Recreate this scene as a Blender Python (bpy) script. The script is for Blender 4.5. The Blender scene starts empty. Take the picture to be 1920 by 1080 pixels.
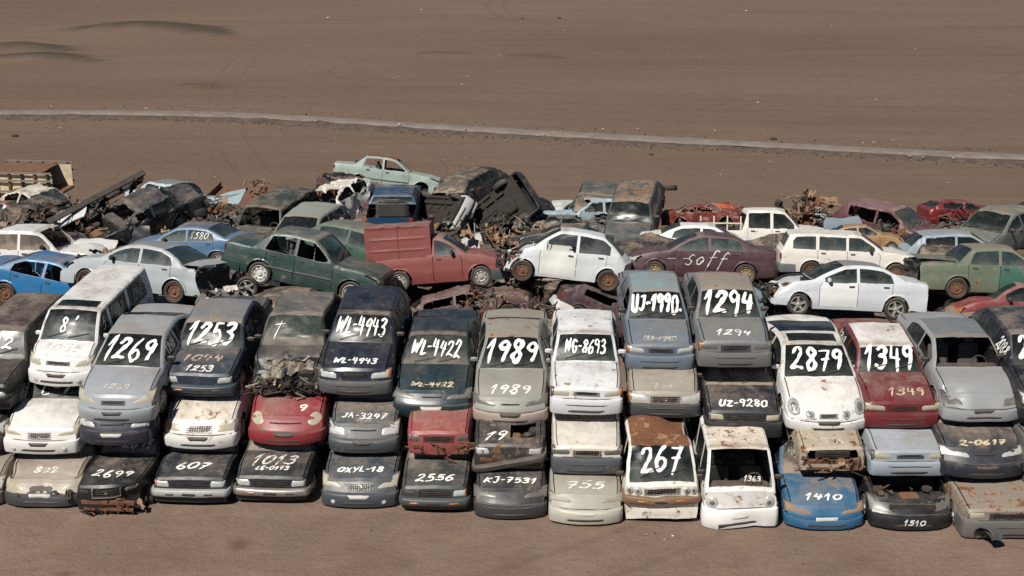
import bpy, math, random
from mathutils import Vector, Matrix, noise
R = math.radians
scene = bpy.context.scene
COL = scene.collection

# ---------------------------------------------------------------- camera
CAM_H, PITCH, FPX = 14.3, R(17.9), 2600.0        # height (m), tilt below level, focal length in 1920-wide pixels
cam_d = bpy.data.cameras.new('camera'); cam_d.sensor_width = 36.0; cam_d.lens = 36.0*FPX/1920.0
cam_d.clip_start = 0.5; cam_d.clip_end = 3000.0
cam = bpy.data.objects.new('camera', cam_d); COL.objects.link(cam)
cam.location = (0, 0, CAM_H); cam.rotation_euler = (R(90)-PITCH, 0, 0)
scene.camera = cam
# ---------------------------------------------------------------- sky, sun, exposure
SUN_EL, SUN_AZ = R(52), R(214)                   # azimuth the light comes from, clockwise from +Y
sd = Vector((math.sin(SUN_AZ)*math.cos(SUN_EL), math.cos(SUN_AZ)*math.cos(SUN_EL), math.sin(SUN_EL)))
world = bpy.data.worlds.new('World'); scene.world = world; world.use_nodes = True
wn = world.node_tree; bg = wn.nodes['Background']
sky = wn.nodes.new('ShaderNodeTexSky'); sky.sky_type = 'NISHITA'; sky.sun_disc = False
sky.altitude = 2500; sky.air_density = .55; sky.dust_density = .25; sky.sun_elevation = SUN_EL; sky.sun_rotation = SUN_AZ
wn.links.new(sky.outputs[0], bg.inputs[0]); bg.inputs[1].default_value = 0.05
sl = bpy.data.lights.new('sun', 'SUN'); sl.energy = 5.0; sl.angle = R(0.5); sl.color = (1, .95, .87)
so = bpy.data.objects.new('sun', sl); COL.objects.link(so)
so.rotation_euler = sd.to_track_quat('Z', 'Y').to_euler()
vs = scene.view_settings; vs.view_transform = 'Standard'; vs.look = 'None'; vs.exposure = 0.10; vs.gamma = 1.0
scene.cycles.max_bounces = 6; scene.cycles.transparent_max_bounces = 12
scene.cycles.use_denoising = False

CY, SY = math.cos(PITCH), math.sin(PITCH)
def ray(px, py):
    u, v = (px-960)/FPX, (540-py)/FPX            # camera space -> world: right=(1,0,0), up, forward
    return Vector((u, CY + v*SY, -SY + v*CY))
CAMP = Vector((0, 0, CAM_H))
def at_h(px, py, h=0.0):  d = ray(px, py); return CAMP + d*((h-CAM_H)/d.z)
def at_y(px, py, Y):      d = ray(px, py); return CAMP + d*(Y/d.y)
def at_s(px, py, s):      return CAMP + ray(px, py)*(FPX/s)     # s = pixels per metre there

# ---------------------------------------------------------------- materials
MATS = {}
def newmat(name):
    m = bpy.data.materials.new(name); m.use_nodes = True
    return m, m.node_tree, m.node_tree.nodes['Principled BSDF']
def nd(nt, t, **kw):
    n = nt.nodes.new(t)
    for k, v in kw.items(): setattr(n, k, v)
    return n
def math_n(nt, op, a, b=None, c=None, clamp=False):
    n = nt.nodes.new('ShaderNodeMath'); n.operation = op; n.use_clamp = clamp
    for i, x in enumerate((a, b, c)):
        if x is None: continue
        if isinstance(x, (int, float)): n.inputs[i].default_value = x
        else: nt.links.new(x, n.inputs[i])
    return n.outputs[0]
def mix_n(nt, f, a, b):
    n = nt.nodes.new('ShaderNodeMix'); n.data_type = 'RGBA'
    for i, x in ((0, f), (6, a), (7, b)):
        if isinstance(x, (int, float)): n.inputs[i].default_value = x
        elif isinstance(x, tuple): n.inputs[i].default_value = (*x[:3], 1)
        else: nt.links.new(x, n.inputs[i])
    return n.outputs[2]
def noise_n(nt, vec, scale, detail=5, rough=.55, dist=0):
    n = nt.nodes.new('ShaderNodeTexNoise'); n.inputs['Scale'].default_value = scale
    n.inputs['Detail'].default_value = detail; n.inputs['Roughness'].default_value = rough; n.inputs['Distortion'].default_value = dist
    if vec is not None: nt.links.new(vec, n.inputs['Vector'])
    return n.outputs[0]
def simple(name, col, rough=.6, metal=0, var=.35, scale=14, dust=0.0, spec=.5):
    """plain material with a mottled colour and, if asked, settled dust"""
    if name in MATS: return MATS[name]
    m, nt, b = newmat(name)
    tc = nt.nodes.new('ShaderNodeTexCoord')
    n = noise_n(nt, tc.outputs['Object'], scale, 6)
    c = mix_n(nt, n, tuple(x*(1-var) for x in col), tuple(min(1, x*(1+var)) for x in col))
    if dust:
        g = nt.nodes.new('ShaderNodeNewGeometry'); sx = nt.nodes.new('ShaderNodeSeparateXYZ'); nt.links.new(g.outputs['Normal'], sx.inputs[0])
        n2 = noise_n(nt, tc.outputs['Object'], 3.1, 7, .65)
        f = math_n(nt, 'MULTIPLY', math_n(nt, 'MULTIPLY_ADD', math_n(nt, 'MAXIMUM', sx.outputs[2], 0), .7, .3), math_n(nt, 'MULTIPLY_ADD', n2, 2.4, -.45), clamp=True)
        f = math_n(nt, 'MULTIPLY', f, dust, clamp=True)
        c = mix_n(nt, f, c, (.215, .165, .125))
        nt.links.new(math_n(nt, 'MULTIPLY_ADD', f, .9-rough, rough), b.inputs['Roughness'])
    else: b.inputs['Roughness'].default_value = rough
    nt.links.new(c, b.inputs['Base Color']); b.inputs['Metallic'].default_value = metal
    b.inputs['Specular IOR Level'].default_value = spec
    MATS[name] = m
    return m

# worn car paint: colour, sun-bleaching, settled dust, rust that has eaten through in patches
wp = bpy.data.node_groups.new('WornPaint', 'ShaderNodeTree')
for nme, typ, dv in (('Color', 'NodeSocketColor', (.5, .5, .5, 1)), ('Dust', 'NodeSocketFloat', .5), ('Rust', 'NodeSocketFloat', .1), ('Fade', 'NodeSocketFloat', .2), ('Seed', 'NodeSocketFloat', 0.), ('Gloss', 'NodeSocketFloat', .5), ('Header', 'NodeSocketFloat', 99.)):
    s_ = wp.interface.new_socket(nme, in_out='INPUT', socket_type=typ); s_.default_value = dv
wp.interface.new_socket('BSDF', in_out='OUTPUT', socket_type='NodeSocketShader')
def build_worn(nt):
    gi, go = nt.nodes.new('NodeGroupInput'), nt.nodes.new('NodeGroupOutput')
    I = gi.outputs
    tc = nt.nodes.new('ShaderNodeTexCoord')
    cx = nt.nodes.new('ShaderNodeCombineXYZ'); nt.links.new(math_n(nt, 'MULTIPLY', I['Seed'], 7.31), cx.inputs[0]); nt.links.new(math_n(nt, 'MULTIPLY', I['Seed'], 3.7), cx.inputs[1])
    va = nt.nodes.new('ShaderNodeVectorMath'); va.operation = 'ADD'; nt.links.new(tc.outputs['Object'], va.inputs[0]); nt.links.new(cx.outputs[0], va.inputs[1])
    V = va.outputs[0]
    n1, n2, n3 = noise_n(nt, V, 1.35, 7, .62, .4), noise_n(nt, V, 5.5, 9, .7, .3), noise_n(nt, V, 32, 5, .6)
    n4 = noise_n(nt, V, 2.7, 6, .6, 1.2)
    g = nt.nodes.new('ShaderNodeNewGeometry'); sx = nt.nodes.new('ShaderNodeSeparateXYZ'); nt.links.new(g.outputs['Normal'], sx.inputs[0])
    up = math_n(nt, 'MAXIMUM', sx.outputs[2], 0.)
    # bleaching: blotchy pale haze on the upper panels
    fd = math_n(nt, 'MULTIPLY', math_n(nt, 'ADD', math_n(nt, 'MULTIPLY_ADD', n4, 2.4, -.95, clamp=True), math_n(nt, 'MULTIPLY', math_n(nt, 'MULTIPLY_ADD', n2, 9., -4.9, clamp=True), .35)), math_n(nt, 'MULTIPLY', I['Fade'], math_n(nt, 'MULTIPLY_ADD', up, .75, .25)), clamp=True)
    lum = mix_n(nt, .15, I['Color'], (.50, .50, .49))
    c = mix_n(nt, fd, I['Color'], lum)
    c = mix_n(nt, math_n(nt, 'MULTIPLY_ADD', n2, .5, -.1, clamp=True), c, mix_n(nt, .5, c, (.02, .02, .02)))
    n5 = noise_n(nt, V, 70, 4, .65)
    c = mix_n(nt, math_n(nt, 'MULTIPLY', math_n(nt, 'MULTIPLY_ADD', math_n(nt, 'ADD', math_n(nt, 'MULTIPLY', n5, .5), math_n(nt, 'MULTIPLY', n2, .5)), 11., -6.3, clamp=True), .45), c, mix_n(nt, .35, c, (.42, .40, .37)))
    du = math_n(nt, 'MULTIPLY_ADD', n1, 3.4, -1.25)
    du = math_n(nt, 'ADD', du, math_n(nt, 'MULTIPLY_ADD', n3, 1.0, -.5)); du = math_n(nt, 'ADD', du, math_n(nt, 'MULTIPLY_ADD', n2, 1.6, -.8))
    du = math_n(nt, 'MULTIPLY', du, math_n(nt, 'MULTIPLY', I['Dust'], math_n(nt, 'MULTIPLY_ADD', math_n(nt, 'POWER', up, 2.5), .95, .10)), clamp=True)
    so_ = nt.nodes.new('ShaderNodeSeparateXYZ'); nt.links.new(tc.outputs['Object'], so_.inputs[0])
    du = math_n(nt, 'MULTIPLY', du, math_n(nt, 'MULTIPLY_ADD', so_.outputs[0], -.85, 2.05, clamp=True), clamp=True)
    hb = math_n(nt, 'MULTIPLY', math_n(nt, 'SUBTRACT', so_.outputs[0], I['Header']), 7.)     # the roof edge over the windscreen, where lacquer always goes first
    hb = math_n(nt, 'MULTIPLY', math_n(nt, 'SUBTRACT', 1., math_n(nt, 'MULTIPLY', hb, hb), clamp=True), math_n(nt, 'MULTIPLY_ADD', n4, 3., -.75, clamp=True))
    hb = math_n(nt, 'MULTIPLY', hb, math_n(nt, 'MULTIPLY', math_n(nt, 'POWER', up, 3.), math_n(nt, 'GREATER_THAN', so_.outputs[2], 1.15)))
    c = mix_n(nt, math_n(nt, 'MULTIPLY', hb, .75), c, (.30, .24, .185))
    dcol = mix_n(nt, n2, (.15, .118, .092), (.26, .21, .168))
    c = mix_n(nt, du, c, dcol)
    # rust
    nm = math_n(nt, 'ADD', math_n(nt, 'MULTIPLY', n4, .50), math_n(nt, 'MULTIPLY', n2, .50))
    th = math_n(nt, 'MULTIPLY_ADD', I['Rust'], -.32, .668)
    rm = math_n(nt, 'MULTIPLY', math_n(nt, 'SUBTRACT', nm, th), 32., clamp=True)
    rcol = mix_n(nt, math_n(nt, 'MULTIPLY_ADD', n3, 2.4, -.7, clamp=True), (.055, .022, .012), (.27, .115, .05))
    halo = math_n(nt, 'MULTIPLY', math_n(nt, 'MULTIPLY', math_n(nt, 'SUBTRACT', nm, math_n(nt, 'SUBTRACT', th, .05)), 16., clamp=True), .42)
    c = mix_n(nt, halo, c, (.36, .22, .11))
    c = mix_n(nt, rm, c, rcol)
    b = nt.nodes.new('ShaderNodeBsdfPrincipled')
    nt.links.new(c, b.inputs['Base Color'])
    dirt = math_n(nt, 'MAXIMUM', du, rm, clamp=True)
    ro = math_n(nt, 'MULTIPLY_ADD', I['Gloss'], -.35, .62)
    ro = math_n(nt, 'ADD', ro, math_n(nt, 'MULTIPLY_ADD', n2, .25, -.12))
    ro = math_n(nt, 'ADD', math_n(nt, 'MULTIPLY', ro, math_n(nt, 'SUBTRACT', 1., dirt)), math_n(nt, 'MULTIPLY', dirt, .93), clamp=True)
    nt.links.new(ro, b.inputs['Roughness'])
    bp = nt.nodes.new('ShaderNodeBump'); bp.inputs['Strength'].default_value = .25; bp.inputs['Distance'].default_value = .01
    nt.links.new(math_n(nt, 'MULTIPLY_ADD', math_n(nt, 'MULTIPLY', n3, dirt), .9, math_n(nt, 'MULTIPLY', n2, .25)), bp.inputs['Height']); nt.links.new(bp.outputs[0], b.inputs['Normal'])
    nt.links.new(b.outputs[0], go.inputs[0])
build_worn(wp)
def paint(col, dust=.5, rust=.1, fade=.3, seed=0., gloss=.5, header=99.):
    key = 'paint_%s_%.2f_%.2f_%.2f_%.1f_%.2f' % (','.join('%.3f' % c for c in col), dust, rust, fade, seed, header)
    if key in MATS: return MATS[key]
    m = bpy.data.materials.new('worn_paint'); m.use_nodes = True; nt = m.node_tree
    nt.nodes.remove(nt.nodes['Principled BSDF'])
    g = nt.nodes.new('ShaderNodeGroup'); g.node_tree = wp
    g.inputs['Color'].default_value = (*col, 1); g.inputs['Dust'].default_value = dust; g.inputs['Rust'].default_value = rust
    g.inputs['Fade'].default_value = fade; g.inputs['Seed'].default_value = seed; g.inputs['Gloss'].default_value = gloss; g.inputs['Header'].default_value = header
    nt.links.new(g.outputs[0], nt.nodes['Material Output'].inputs[0])
    MATS[key] = m
    return m
def glass_mat(name, dust, tint=(.012, .016, .017), clear=.35):
    """tinted pane, partly see-through, with dust caked towards its lower edge"""
    if name in MATS: return MATS[name]
    m, nt, b = newmat(name)
    tc = nt.nodes.new('ShaderNodeTexCoord'); sx = nt.nodes.new('ShaderNodeSeparateXYZ'); nt.links.new(tc.outputs['Generated'], sx.inputs[0])
    n1, n2 = noise_n(nt, tc.outputs['Object'], 2.6, 7, .65, .5), noise_n(nt, tc.outputs['Object'], 13, 6, .6)
    low = math_n(nt, 'SUBTRACT', 1., sx.outputs[2])
    f = math_n(nt, 'ADD', math_n(nt, 'MULTIPLY', math_n(nt, 'POWER', low, 2.2), .75), math_n(nt, 'MULTIPLY_ADD', n1, 1.6, -.75))
    f = math_n(nt, 'MULTIPLY', math_n(nt, 'ADD', f, math_n(nt, 'MULTIPLY_ADD', n2, .5, -.25 + .6*max(0, dust-.6))), dust, clamp=True)
    c = mix_n(nt, f, tint, (.16, .185, .16) if dust < .7 else (.24, .19, .145))
    nt.links.new(c, b.inputs['Base Color'])
    nt.links.new(math_n(nt, 'MULTIPLY_ADD', f, .68, .20), b.inputs['Roughness'])
    tr = nt.nodes.new('ShaderNodeBsdfTransparent'); tr.inputs[0].default_value = (.55, .6, .58, 1)
    mx = nt.nodes.new('ShaderNodeMixShader'); nt.links.new(math_n(nt, 'MAXIMUM', f, 1-clear, clamp=True), mx.inputs[0])
    nt.links.new(tr.outputs[0], mx.inputs[1]); nt.links.new(b.outputs[0], mx.inputs[2])
    nt.links.new(mx.outputs[0], nt.nodes['Material Output'].inputs[0])
    MATS[name] = m
    return m
def brush_mat(name, col, hold):
    """hand-brushed lettering paint; below hold=1 it is worn through"""
    if name in MATS: return MATS[name]
    m, nt, b = newmat(name)
    tc = nt.nodes.new('ShaderNodeTexCoord')
    n1, n2 = noise_n(nt, tc.outputs['Object'], 16, 7, .7), noise_n(nt, tc.outputs['Object'], 5, 4, .6)
    nt.links.new(mix_n(nt, n2, tuple(c*.86 for c in col), col), b.inputs['Base Color']); b.inputs['Roughness'].default_value = .7
    if hold < 1:
        tr = nt.nodes.new('ShaderNodeBsdfTransparent'); mx = nt.nodes.new('ShaderNodeMixShader')
        s = math_n(nt, 'ADD', math_n(nt, 'MULTIPLY', n1, .6), math_n(nt, 'MULTIPLY', n2, .4))
        f = math_n(nt, 'MULTIPLY_ADD', math_n(nt, 'SUBTRACT', s, .66-.33*hold), 9., 0., clamp=True)
        nt.links.new(math_n(nt, 'MULTIPLY', f, min(1, hold+.15)), mx.inputs[0]); nt.links.new(tr.outputs[0], mx.inputs[1]); nt.links.new(b.outputs[0], mx.inputs[2])
        nt.links.new(mx.outputs[0], nt.nodes['Material Output'].inputs[0])
    MATS[name] = m
    return m
M_RUB = simple('tyre_rubber', (.022, .020, .018), .85, 0, .3, 9, .4)
M_BLACK = simple('black_plastic', (.020, .020, .021), .55, 0, .3, 9, .5)
M_DARK = simple('dark_metal', (.019, .017, .015), .75, .2, .6, 6, .28)  # base colour blackened to deepen the shade in gaps between wrecks
M_UNDER = simple('underbody', (.016, .013, .011), .8, .1, .8, 5, .16)  # near-black so the shade beneath the cars is partly in the colour
M_CHROME = simple('dull_chrome', (.42, .41, .39), .35, .75, .3, 8, .5)
M_STEEL = simple('rim_steel', (.42, .41, .38), .5, .4, .25, 12, .35)
M_WRIM = simple('rim_white', (.62, .61, .57), .5, .1, .2, 12, .25)
M_RRIM = simple('rim_rust', (.16, .075, .040), .85, .1, .6, 8, .2)
M_YRIM = simple('rim_ochre', (.30, .21, .10), .75, .1, .5, 9, .2)
M_RUST = simple('rust', (.145, .060, .030), .92, .05, .65, 6, .25)
M_TANRUST = simple('dusty_rust', (.27, .165, .095), .92, 0, .6, 5, .3)
M_LENS = simple('lamp_lens', (.52, .53, .51), .18, .15, .3, 11, .25)
M_LENSY = simple('lamp_lens_yellowed', (.40, .37, .27), .3, 0, .25, 9, .3)
M_LENSD = simple('lamp_lens_dark', (.12, .12, .11), .25, .1, .4, 11, .3)
M_TAIL = simple('tail_lens', (.24, .018, .014), .25, 0, .3, 9, .2)
M_AMBER = simple('indicator_lens', (.42, .13, .02), .3, 0, .25, 9, .2)
M_SEAT = simple('seat_cloth', (.07, .068, .066), .95, 0, .35, 6, .5)  # cloth darkened to make car interiors look more shaded
M_FOAM = simple('seat_foam', (.34, .25, .14), .95, 0, .4, 6, .3)
M_PLATE = simple('plate_pale', (.55, .54, .50), .6, 0, .2, 9, .3)
M_WHITE = brush_mat('brush_white', (.83, .82, .78), 1)
M_WORN = brush_mat('brush_worn', (.74, .72, .67), .84)
M_FAINT = brush_mat('brush_faint', (.60, .58, .53), .62)
M_TANP = brush_mat('brush_tan', (.66, .55, .38), .72)
GLASS = {'clean': glass_mat('glass_clean', .42), 'mid': glass_mat('glass_mid', .62), 'green': glass_mat('glass_green', .7, (.03, .045, .04), .15),
         'dusty': glass_mat('glass_dusty', 1.25), 'blue': glass_mat('glass_pale', .6, (.035, .050, .055), .3)}

# ---------------------------------------------------------------- mesh helpers
def mesh_obj(name, verts, faces, mats, parent=None, smooth=35, mi=None):
    me = bpy.data.meshes.new(name)
    me.from_pydata([tuple(v) for v in verts], [], faces)
    for m in (mats if isinstance(mats, (list, tuple)) else [mats]): me.materials.append(m)
    if mi: me.polygons.foreach_set('material_index', mi)
    if smooth:
        me.polygons.foreach_set('use_smooth', [True]*len(faces))
        me.set_sharp_from_angle(angle=R(smooth))
    me.update()
    o = bpy.data.objects.new(name, me); COL.objects.link(o)
    if parent: o.parent = parent
    return o
def thing(name, label, cat, group=None, mat=None):
    o = bpy.data.objects.new(name, None); COL.objects.link(o); o.empty_display_size = .3
    tag(o, label, cat, group)
    if mat is not None: o.matrix_world = mat
    return o
def tag(o, label=None, cat=None, group=None, kind=None):
    for k, v in (('label', label), ('category', cat), ('group', group), ('kind', kind)):
        if v: o[k] = v
    return o
class MB:
    """collects boxes, tubes and sheets for one mesh"""
    def __init__(s): s.v, s.f, s.m = [], [], []
    def add(s, v, f, m=0):
        n = len(s.v); s.v += [Vector(x) for x in v]; s.f += [tuple(i+n for i in q) for q in f]; s.m += [m]*len(f)
    def box(s, c, d, m=0, rot=None, ch=.0):
        c = Vector(c); x, y, z = d[0]/2, d[1]/2, d[2]/2
        k = min(ch, x*.9, y*.9, z*.9) if ch else 0
        if not k:
            v = [Vector((a*x, b*y, e*z)) for e in (-1, 1) for a, b in ((-1, -1), (1, -1), (1, 1), (-1, 1))]
            f = [(3, 2, 1, 0), (4, 5, 6, 7), (0, 1, 5, 4), (1, 2, 6, 5), (2, 3, 7, 6), (3, 0, 4, 7)]
        else:                                     # softened edges: three stacked rings with clipped corners
            def ring(a, b, zz): return [Vector(p) for p in ((-a+k, -b, zz), (a-k, -b, zz), (a, -b+k, zz), (a, b-k, zz), (a-k, b, zz), (-a+k, b, zz), (-a, b-k, zz), (-a, -b+k, zz))]
            v = ring(x-k, y-k, -z)+ring(x, y, -z+k)+ring(x, y, z-k)+ring(x-k, y-k, z)
            f = [tuple(range(7, -1, -1)), tuple(range(24, 32))]
            for r in range(3): f += [(r*8+i, r*8+(i+1) % 8, r*8+8+(i+1) % 8, r*8+8+i) for i in range(8)]
        if rot is not None: v = [rot @ p for p in v]
        s.add([p+c for p in v], f, m)
    def tube(s, pts, r, m=0, n=8, cap=True):
        pts = [Vector(p) for p in pts]; V, F = [], []
        for i, p in enumerate(pts):
            t = (pts[min(i+1, len(pts)-1)]-pts[max(i-1, 0)]).normalized()
            a = t.orthogonal().normalized() if i == 0 else (a - t*a.dot(t)).normalized()
            b = t.cross(a); rr = r[i] if isinstance(r, (list, tuple)) else r
            V += [p+(a*math.cos(2*math.pi*k/n)+b*math.sin(2*math.pi*k/n))*rr for k in range(n)]
        for i in range(len(pts)-1):
            F += [(i*n+k, i*n+(k+1) % n, (i+1)*n+(k+1) % n, (i+1)*n+k) for k in range(n)]
        if cap: F += [tuple(range(n-1, -1, -1)), tuple(range((len(pts)-1)*n, len(pts)*n))]
        s.add(V, F, m)
    def lathe(s, prof, axis='y', n=24, m=0, off=(0, 0, 0)):
        V, F = [], []
        for r, h in prof:
            for k in range(n):
                a = 2*math.pi*k/n; c, e = r*math.cos(a), r*math.sin(a)
                V.append(Vector((c, h, e) if axis == 'y' else (c, e, h))+Vector(off))
        for i in range(len(prof)-1):
            F += [(i*n+k, i*n+(k+1) % n, (i+1)*n+(k+1) % n, (i+1)*n+k) for k in range(n)]
        s.add(V, F, m)
    def grid(s, fn, nu, nv, m=0):
        V = [fn(i/nu, j/nv) for i in range(nu+1) for j in range(nv+1)]
        F = [(i*(nv+1)+j, i*(nv+1)+j+1, (i+1)*(nv+1)+j+1, (i+1)*(nv+1)+j) for i in range(nu) for j in range(nv)]
        s.add(V, F, m)
    def build(s, name, mats, parent=None, smooth=35, warp=None):
        v = [warp(p) for p in s.v] if warp else s.v
        return mesh_obj(name, v, s.f, mats, parent, smooth, s.m)

# ---------------------------------------------------------------- wheels and seats (shared meshes)
def _tyre():
    b = MB(); w = .09
    b.lathe([(.205, w-.02), (.235, w), (.270, w+.004), (.292, w-.012), (.302, w-.04), (.304, 0), (.302, -w+.04), (.292, -w+.012), (.270, -w-.004), (.235, -w), (.205, -w+.02)], n=28)
    return b.build('tyre', M_RUB).data
def _rim(kind):
    b = MB(); o = .07
    b.lathe([(.214, o+.012), (.206, o+.018), (.196, o), (.190, o-.05)], n=28)
    b.lathe([(.196, -.05), (.196, -.09)], n=20, m=1)
    if kind == 'alloy':
        b.lathe([(.19, o-.055), (.001, o-.05)], n=20, m=1)
        b.lathe([(.055, o-.05), (.055, o+.0), (.035, o+.012), (.001, o+.012)], n=14)
        for k in range(5):
            a = 2*math.pi*k/5; c, e = math.cos(a), math.sin(a)
            def P(r, t, h): return Vector((r*c-t*e, h, r*e+t*c))
            b.add([P(.04, -.035, o), P(.04, .035, o), P(.2, .028, o+.004), P(.2, -.028, o+.004), P(.04, -.03, o-.04), P(.04, .03, o-.04), P(.2, .024, o-.04), P(.2, -.024, o-.04)],
                  [(0, 1, 2, 3), (0, 4, 5, 1), (3, 2, 6, 7), (1, 5, 6, 2), (0, 3, 7, 4)])
    else:
        b.lathe([(.19, o-.05), (.165, o-.02), (.125, o-.012), (.095, o-.035), (.06, o-.03), (.055, o+.005), (.001, o+.012)], n=24)
        k0 = 8
        for k in range(k0):
            a = 2*math.pi*(k+.5)/k0; c = Vector((.146*math.cos(a), o-.010, .146*math.sin(a)))
            q = [c+Vector((math.cos(t)*.022, .0, math.sin(t)*.022)) for t in [2*math.pi*i/8 for i in range(8)]]
            b.add(q, [tuple(range(8))], 1)
    me = b.build('rim', [M_STEEL, M_BLACK]).data
    return me
TYRE = _tyre(); RIMS = {}
def drop(name):
    for o in list(bpy.data.objects):
        if o.name == name or o.name.startswith(name+'.'): bpy.data.objects.remove(o)
_al, _st = _rim('alloy'), _rim('steel')
for nm, src, mt in (('alloy', _al, M_STEEL), ('steel', _st, M_STEEL), ('rust', _st, M_RRIM), ('white', _st, M_WRIM), ('ochre', _st, M_YRIM), ('dark', _st, M_DARK)):
    d = src.copy(); d.materials[0] = mt; RIMS[nm] = d
drop('tyre'); drop('rim')
def _seat():
    b = MB()
    b.box((0, 0, .12), (.50, .50, .16), ch=.05); b.box((-.27, 0, .43), (.13, .48, .60), ch=.05, rot=Matrix.Rotation(R(-12), 3, 'Y')); b.box((-.36, 0, .78), (.08, .24, .16), ch=.03)
    return b.build('seat', M_SEAT).data
SEAT = _seat(); drop('seat')
def link_copy(name, me, parent, loc=(0, 0, 0), scale=(1, 1, 1), rot=(0, 0, 0)):
    o = bpy.data.objects.new(name, me); COL.objects.link(o); o.parent = parent
    o.location = loc; o.scale = scale; o.rotation_euler = rot
    return o

# ---------------------------------------------------------------- hand-painted characters (strokes in a 0..w by 0..1 cell)
def _c(pts): return ('s', pts)      # smooth
def _l(pts): return ('l', pts)      # straight
GL = {
 '0': (.62, [_c([(.34, .98), (.1, .78), (.05, .4), (.22, .03), (.48, .1), (.58, .5), (.5, .88), (.34, .98)])]),
 '1': (.46, [_l([(.0, .60), (.30, .99), (.26, .5), (.22, .0)])]),
 '2': (.64, [_c([(.06, .74), (.22, .97), (.46, .93), (.48, .66), (.28, .34), (.04, .04)]), _c([(.04, .04), (.3, .09), (.62, .02)])]),
 '3': (.58, [_c([(.06, .86), (.28, .99), (.48, .84), (.38, .60), (.2, .53)]), _c([(.2, .53), (.46, .46), (.53, .22), (.32, .01), (.04, .10)])]),
 '4': (.62, [_l([(.14, .97), (.06, .50), (.56, .46)]), _l([(.46, .86), (.40, .0)])]),
 '5': (.58, [_l([(.50, .96), (.16, .94), (.12, .56)]), _c([(.12, .56), (.38, .62), (.53, .36), (.38, .05), (.04, .06)])]),
 '6': (.58, [_c([(.42, .98), (.14, .62), (.06, .24), (.26, .0), (.50, .16), (.44, .42), (.22, .44), (.08, .26)])]),
 '7': (.58, [_l([(.03, .92), (.54, .96), (.2, .0)]), _l([(.14, .50), (.48, .54)])]),
 '8': (.60, [_c([(.46, .88), (.24, .99), (.12, .76), (.34, .52), (.52, .24), (.3, .0), (.08, .22), (.3, .5), (.5, .74), (.44, .9)])]),
 '9': (.58, [_c([(.48, .80), (.28, .99), (.06, .78), (.2, .54), (.46, .66), (.5, .86), (.46, .4), (.38, .0)])]),
 'W': (.86, [_l([(.04, .96), (.16, .06), (.40, .70), (.56, .06), (.82, .98)])]),
 'L': (.46, [_l([(.12, .98), (.06, .04), (.46, .08)])]),
 'U': (.58, [_c([(.08, .97), (.05, .3), (.22, .0), (.46, .14), (.52, .96)])]),
 'J': (.52, [_c([(.44, .92), (.42, .3), (.26, .0), (.04, .12)]), _l([(.16, .92), (.5, .94)])]),
 'N': (.62, [_l([(.05, .0), (.12, .96), (.46, .04), (.58, .98)])]),
 'G': (.60, [_c([(.52, .86), (.26, .96), (.05, .5), (.24, .02), (.52, .18), (.5, .46)]), _l([(.3, .46), (.56, .46)])]),
 'Z': (.60, [_l([(.06, .92), (.54, .96), (.06, .03), (.58, .06)])]),
 'A': (.60, [_l([(.04, .0), (.30, .98), (.54, .0)]), _l([(.14, .36), (.46, .36)])]),
 'R': (.56, [_l([(.08, .0), (.08, .97)]), _c([(.08, .97), (.5, .9), (.44, .55), (.1, .5)]), _l([(.2, .5), (.52, .0)])]),
 'K': (.56, [_l([(.08, .98), (.06, .0)]), _l([(.50, .92), (.1, .45), (.52, .02)])]),
 'X': (.58, [_l([(.05, .96), (.53, .0)]), _l([(.52, .98), (.05, .02)])]),
 'Y': (.58, [_l([(.05, .96), (.30, .5)]), _l([(.55, .98), (.18, .0)])]),
 'E': (.50, [_l([(.46, .94), (.08, .94), (.06, .04), (.48, .06)]), _l([(.08, .5), (.4, .5)])]),
 'O': (.62, [_c([(.30, .97), (.06, .6), (.12, .14), (.36, .02), (.58, .4), (.5, .88), (.30, .97)])]),
 'S': (.54, [_c([(.48, .86), (.26, .98), (.08, .76), (.3, .52), (.48, .26), (.26, .0), (.04, .14)])]),
 'f': (.52, [_c([(.52, .90), (.34, .98), (.26, .6), (.22, -.35)]), _l([(.08, .50), (.5, .54)])]),
 's': (.46, [_c([(.4, .55), (.2, .62), (.12, .42), (.34, .24), (.2, .02), (.02, .08)])]),
 'o': (.46, [_c([(.22, .58), (.05, .34), (.14, .05), (.34, .08), (.42, .36), (.22, .58)])]),
 '+': (.55, [_l([(.28, 1.0), (.26, -.2)]), _l([(.04, .72), (.52, .76)])]),
 '-': (.40, [_l([(.06, .46), (.34, .50)])]),
 "'": (.22, [_l([(.10, 1.0), (.06, .80)])]),
 '.': (.22, [_l([(.06, .03), (.12, .06)])]),
 ' ': (.35, []),
}
def smooth_pts(p, n=6):
    out = []
    for i in range(len(p)-1):
        a, b, c, d = p[max(i-1, 0)], p[i], p[i+1], p[min(i+2, len(p)-1)]
        for k in range(n):
            t = k/n
            out.append(tuple(.5*((2*b[j])+(-a[j]+c[j])*t+(2*a[j]-5*b[j]+4*c[j]-d[j])*t*t+(-a[j]+3*b[j]-3*c[j]+d[j])*t**3) for j in (0, 1)))
    return out+[p[-1]]
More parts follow.
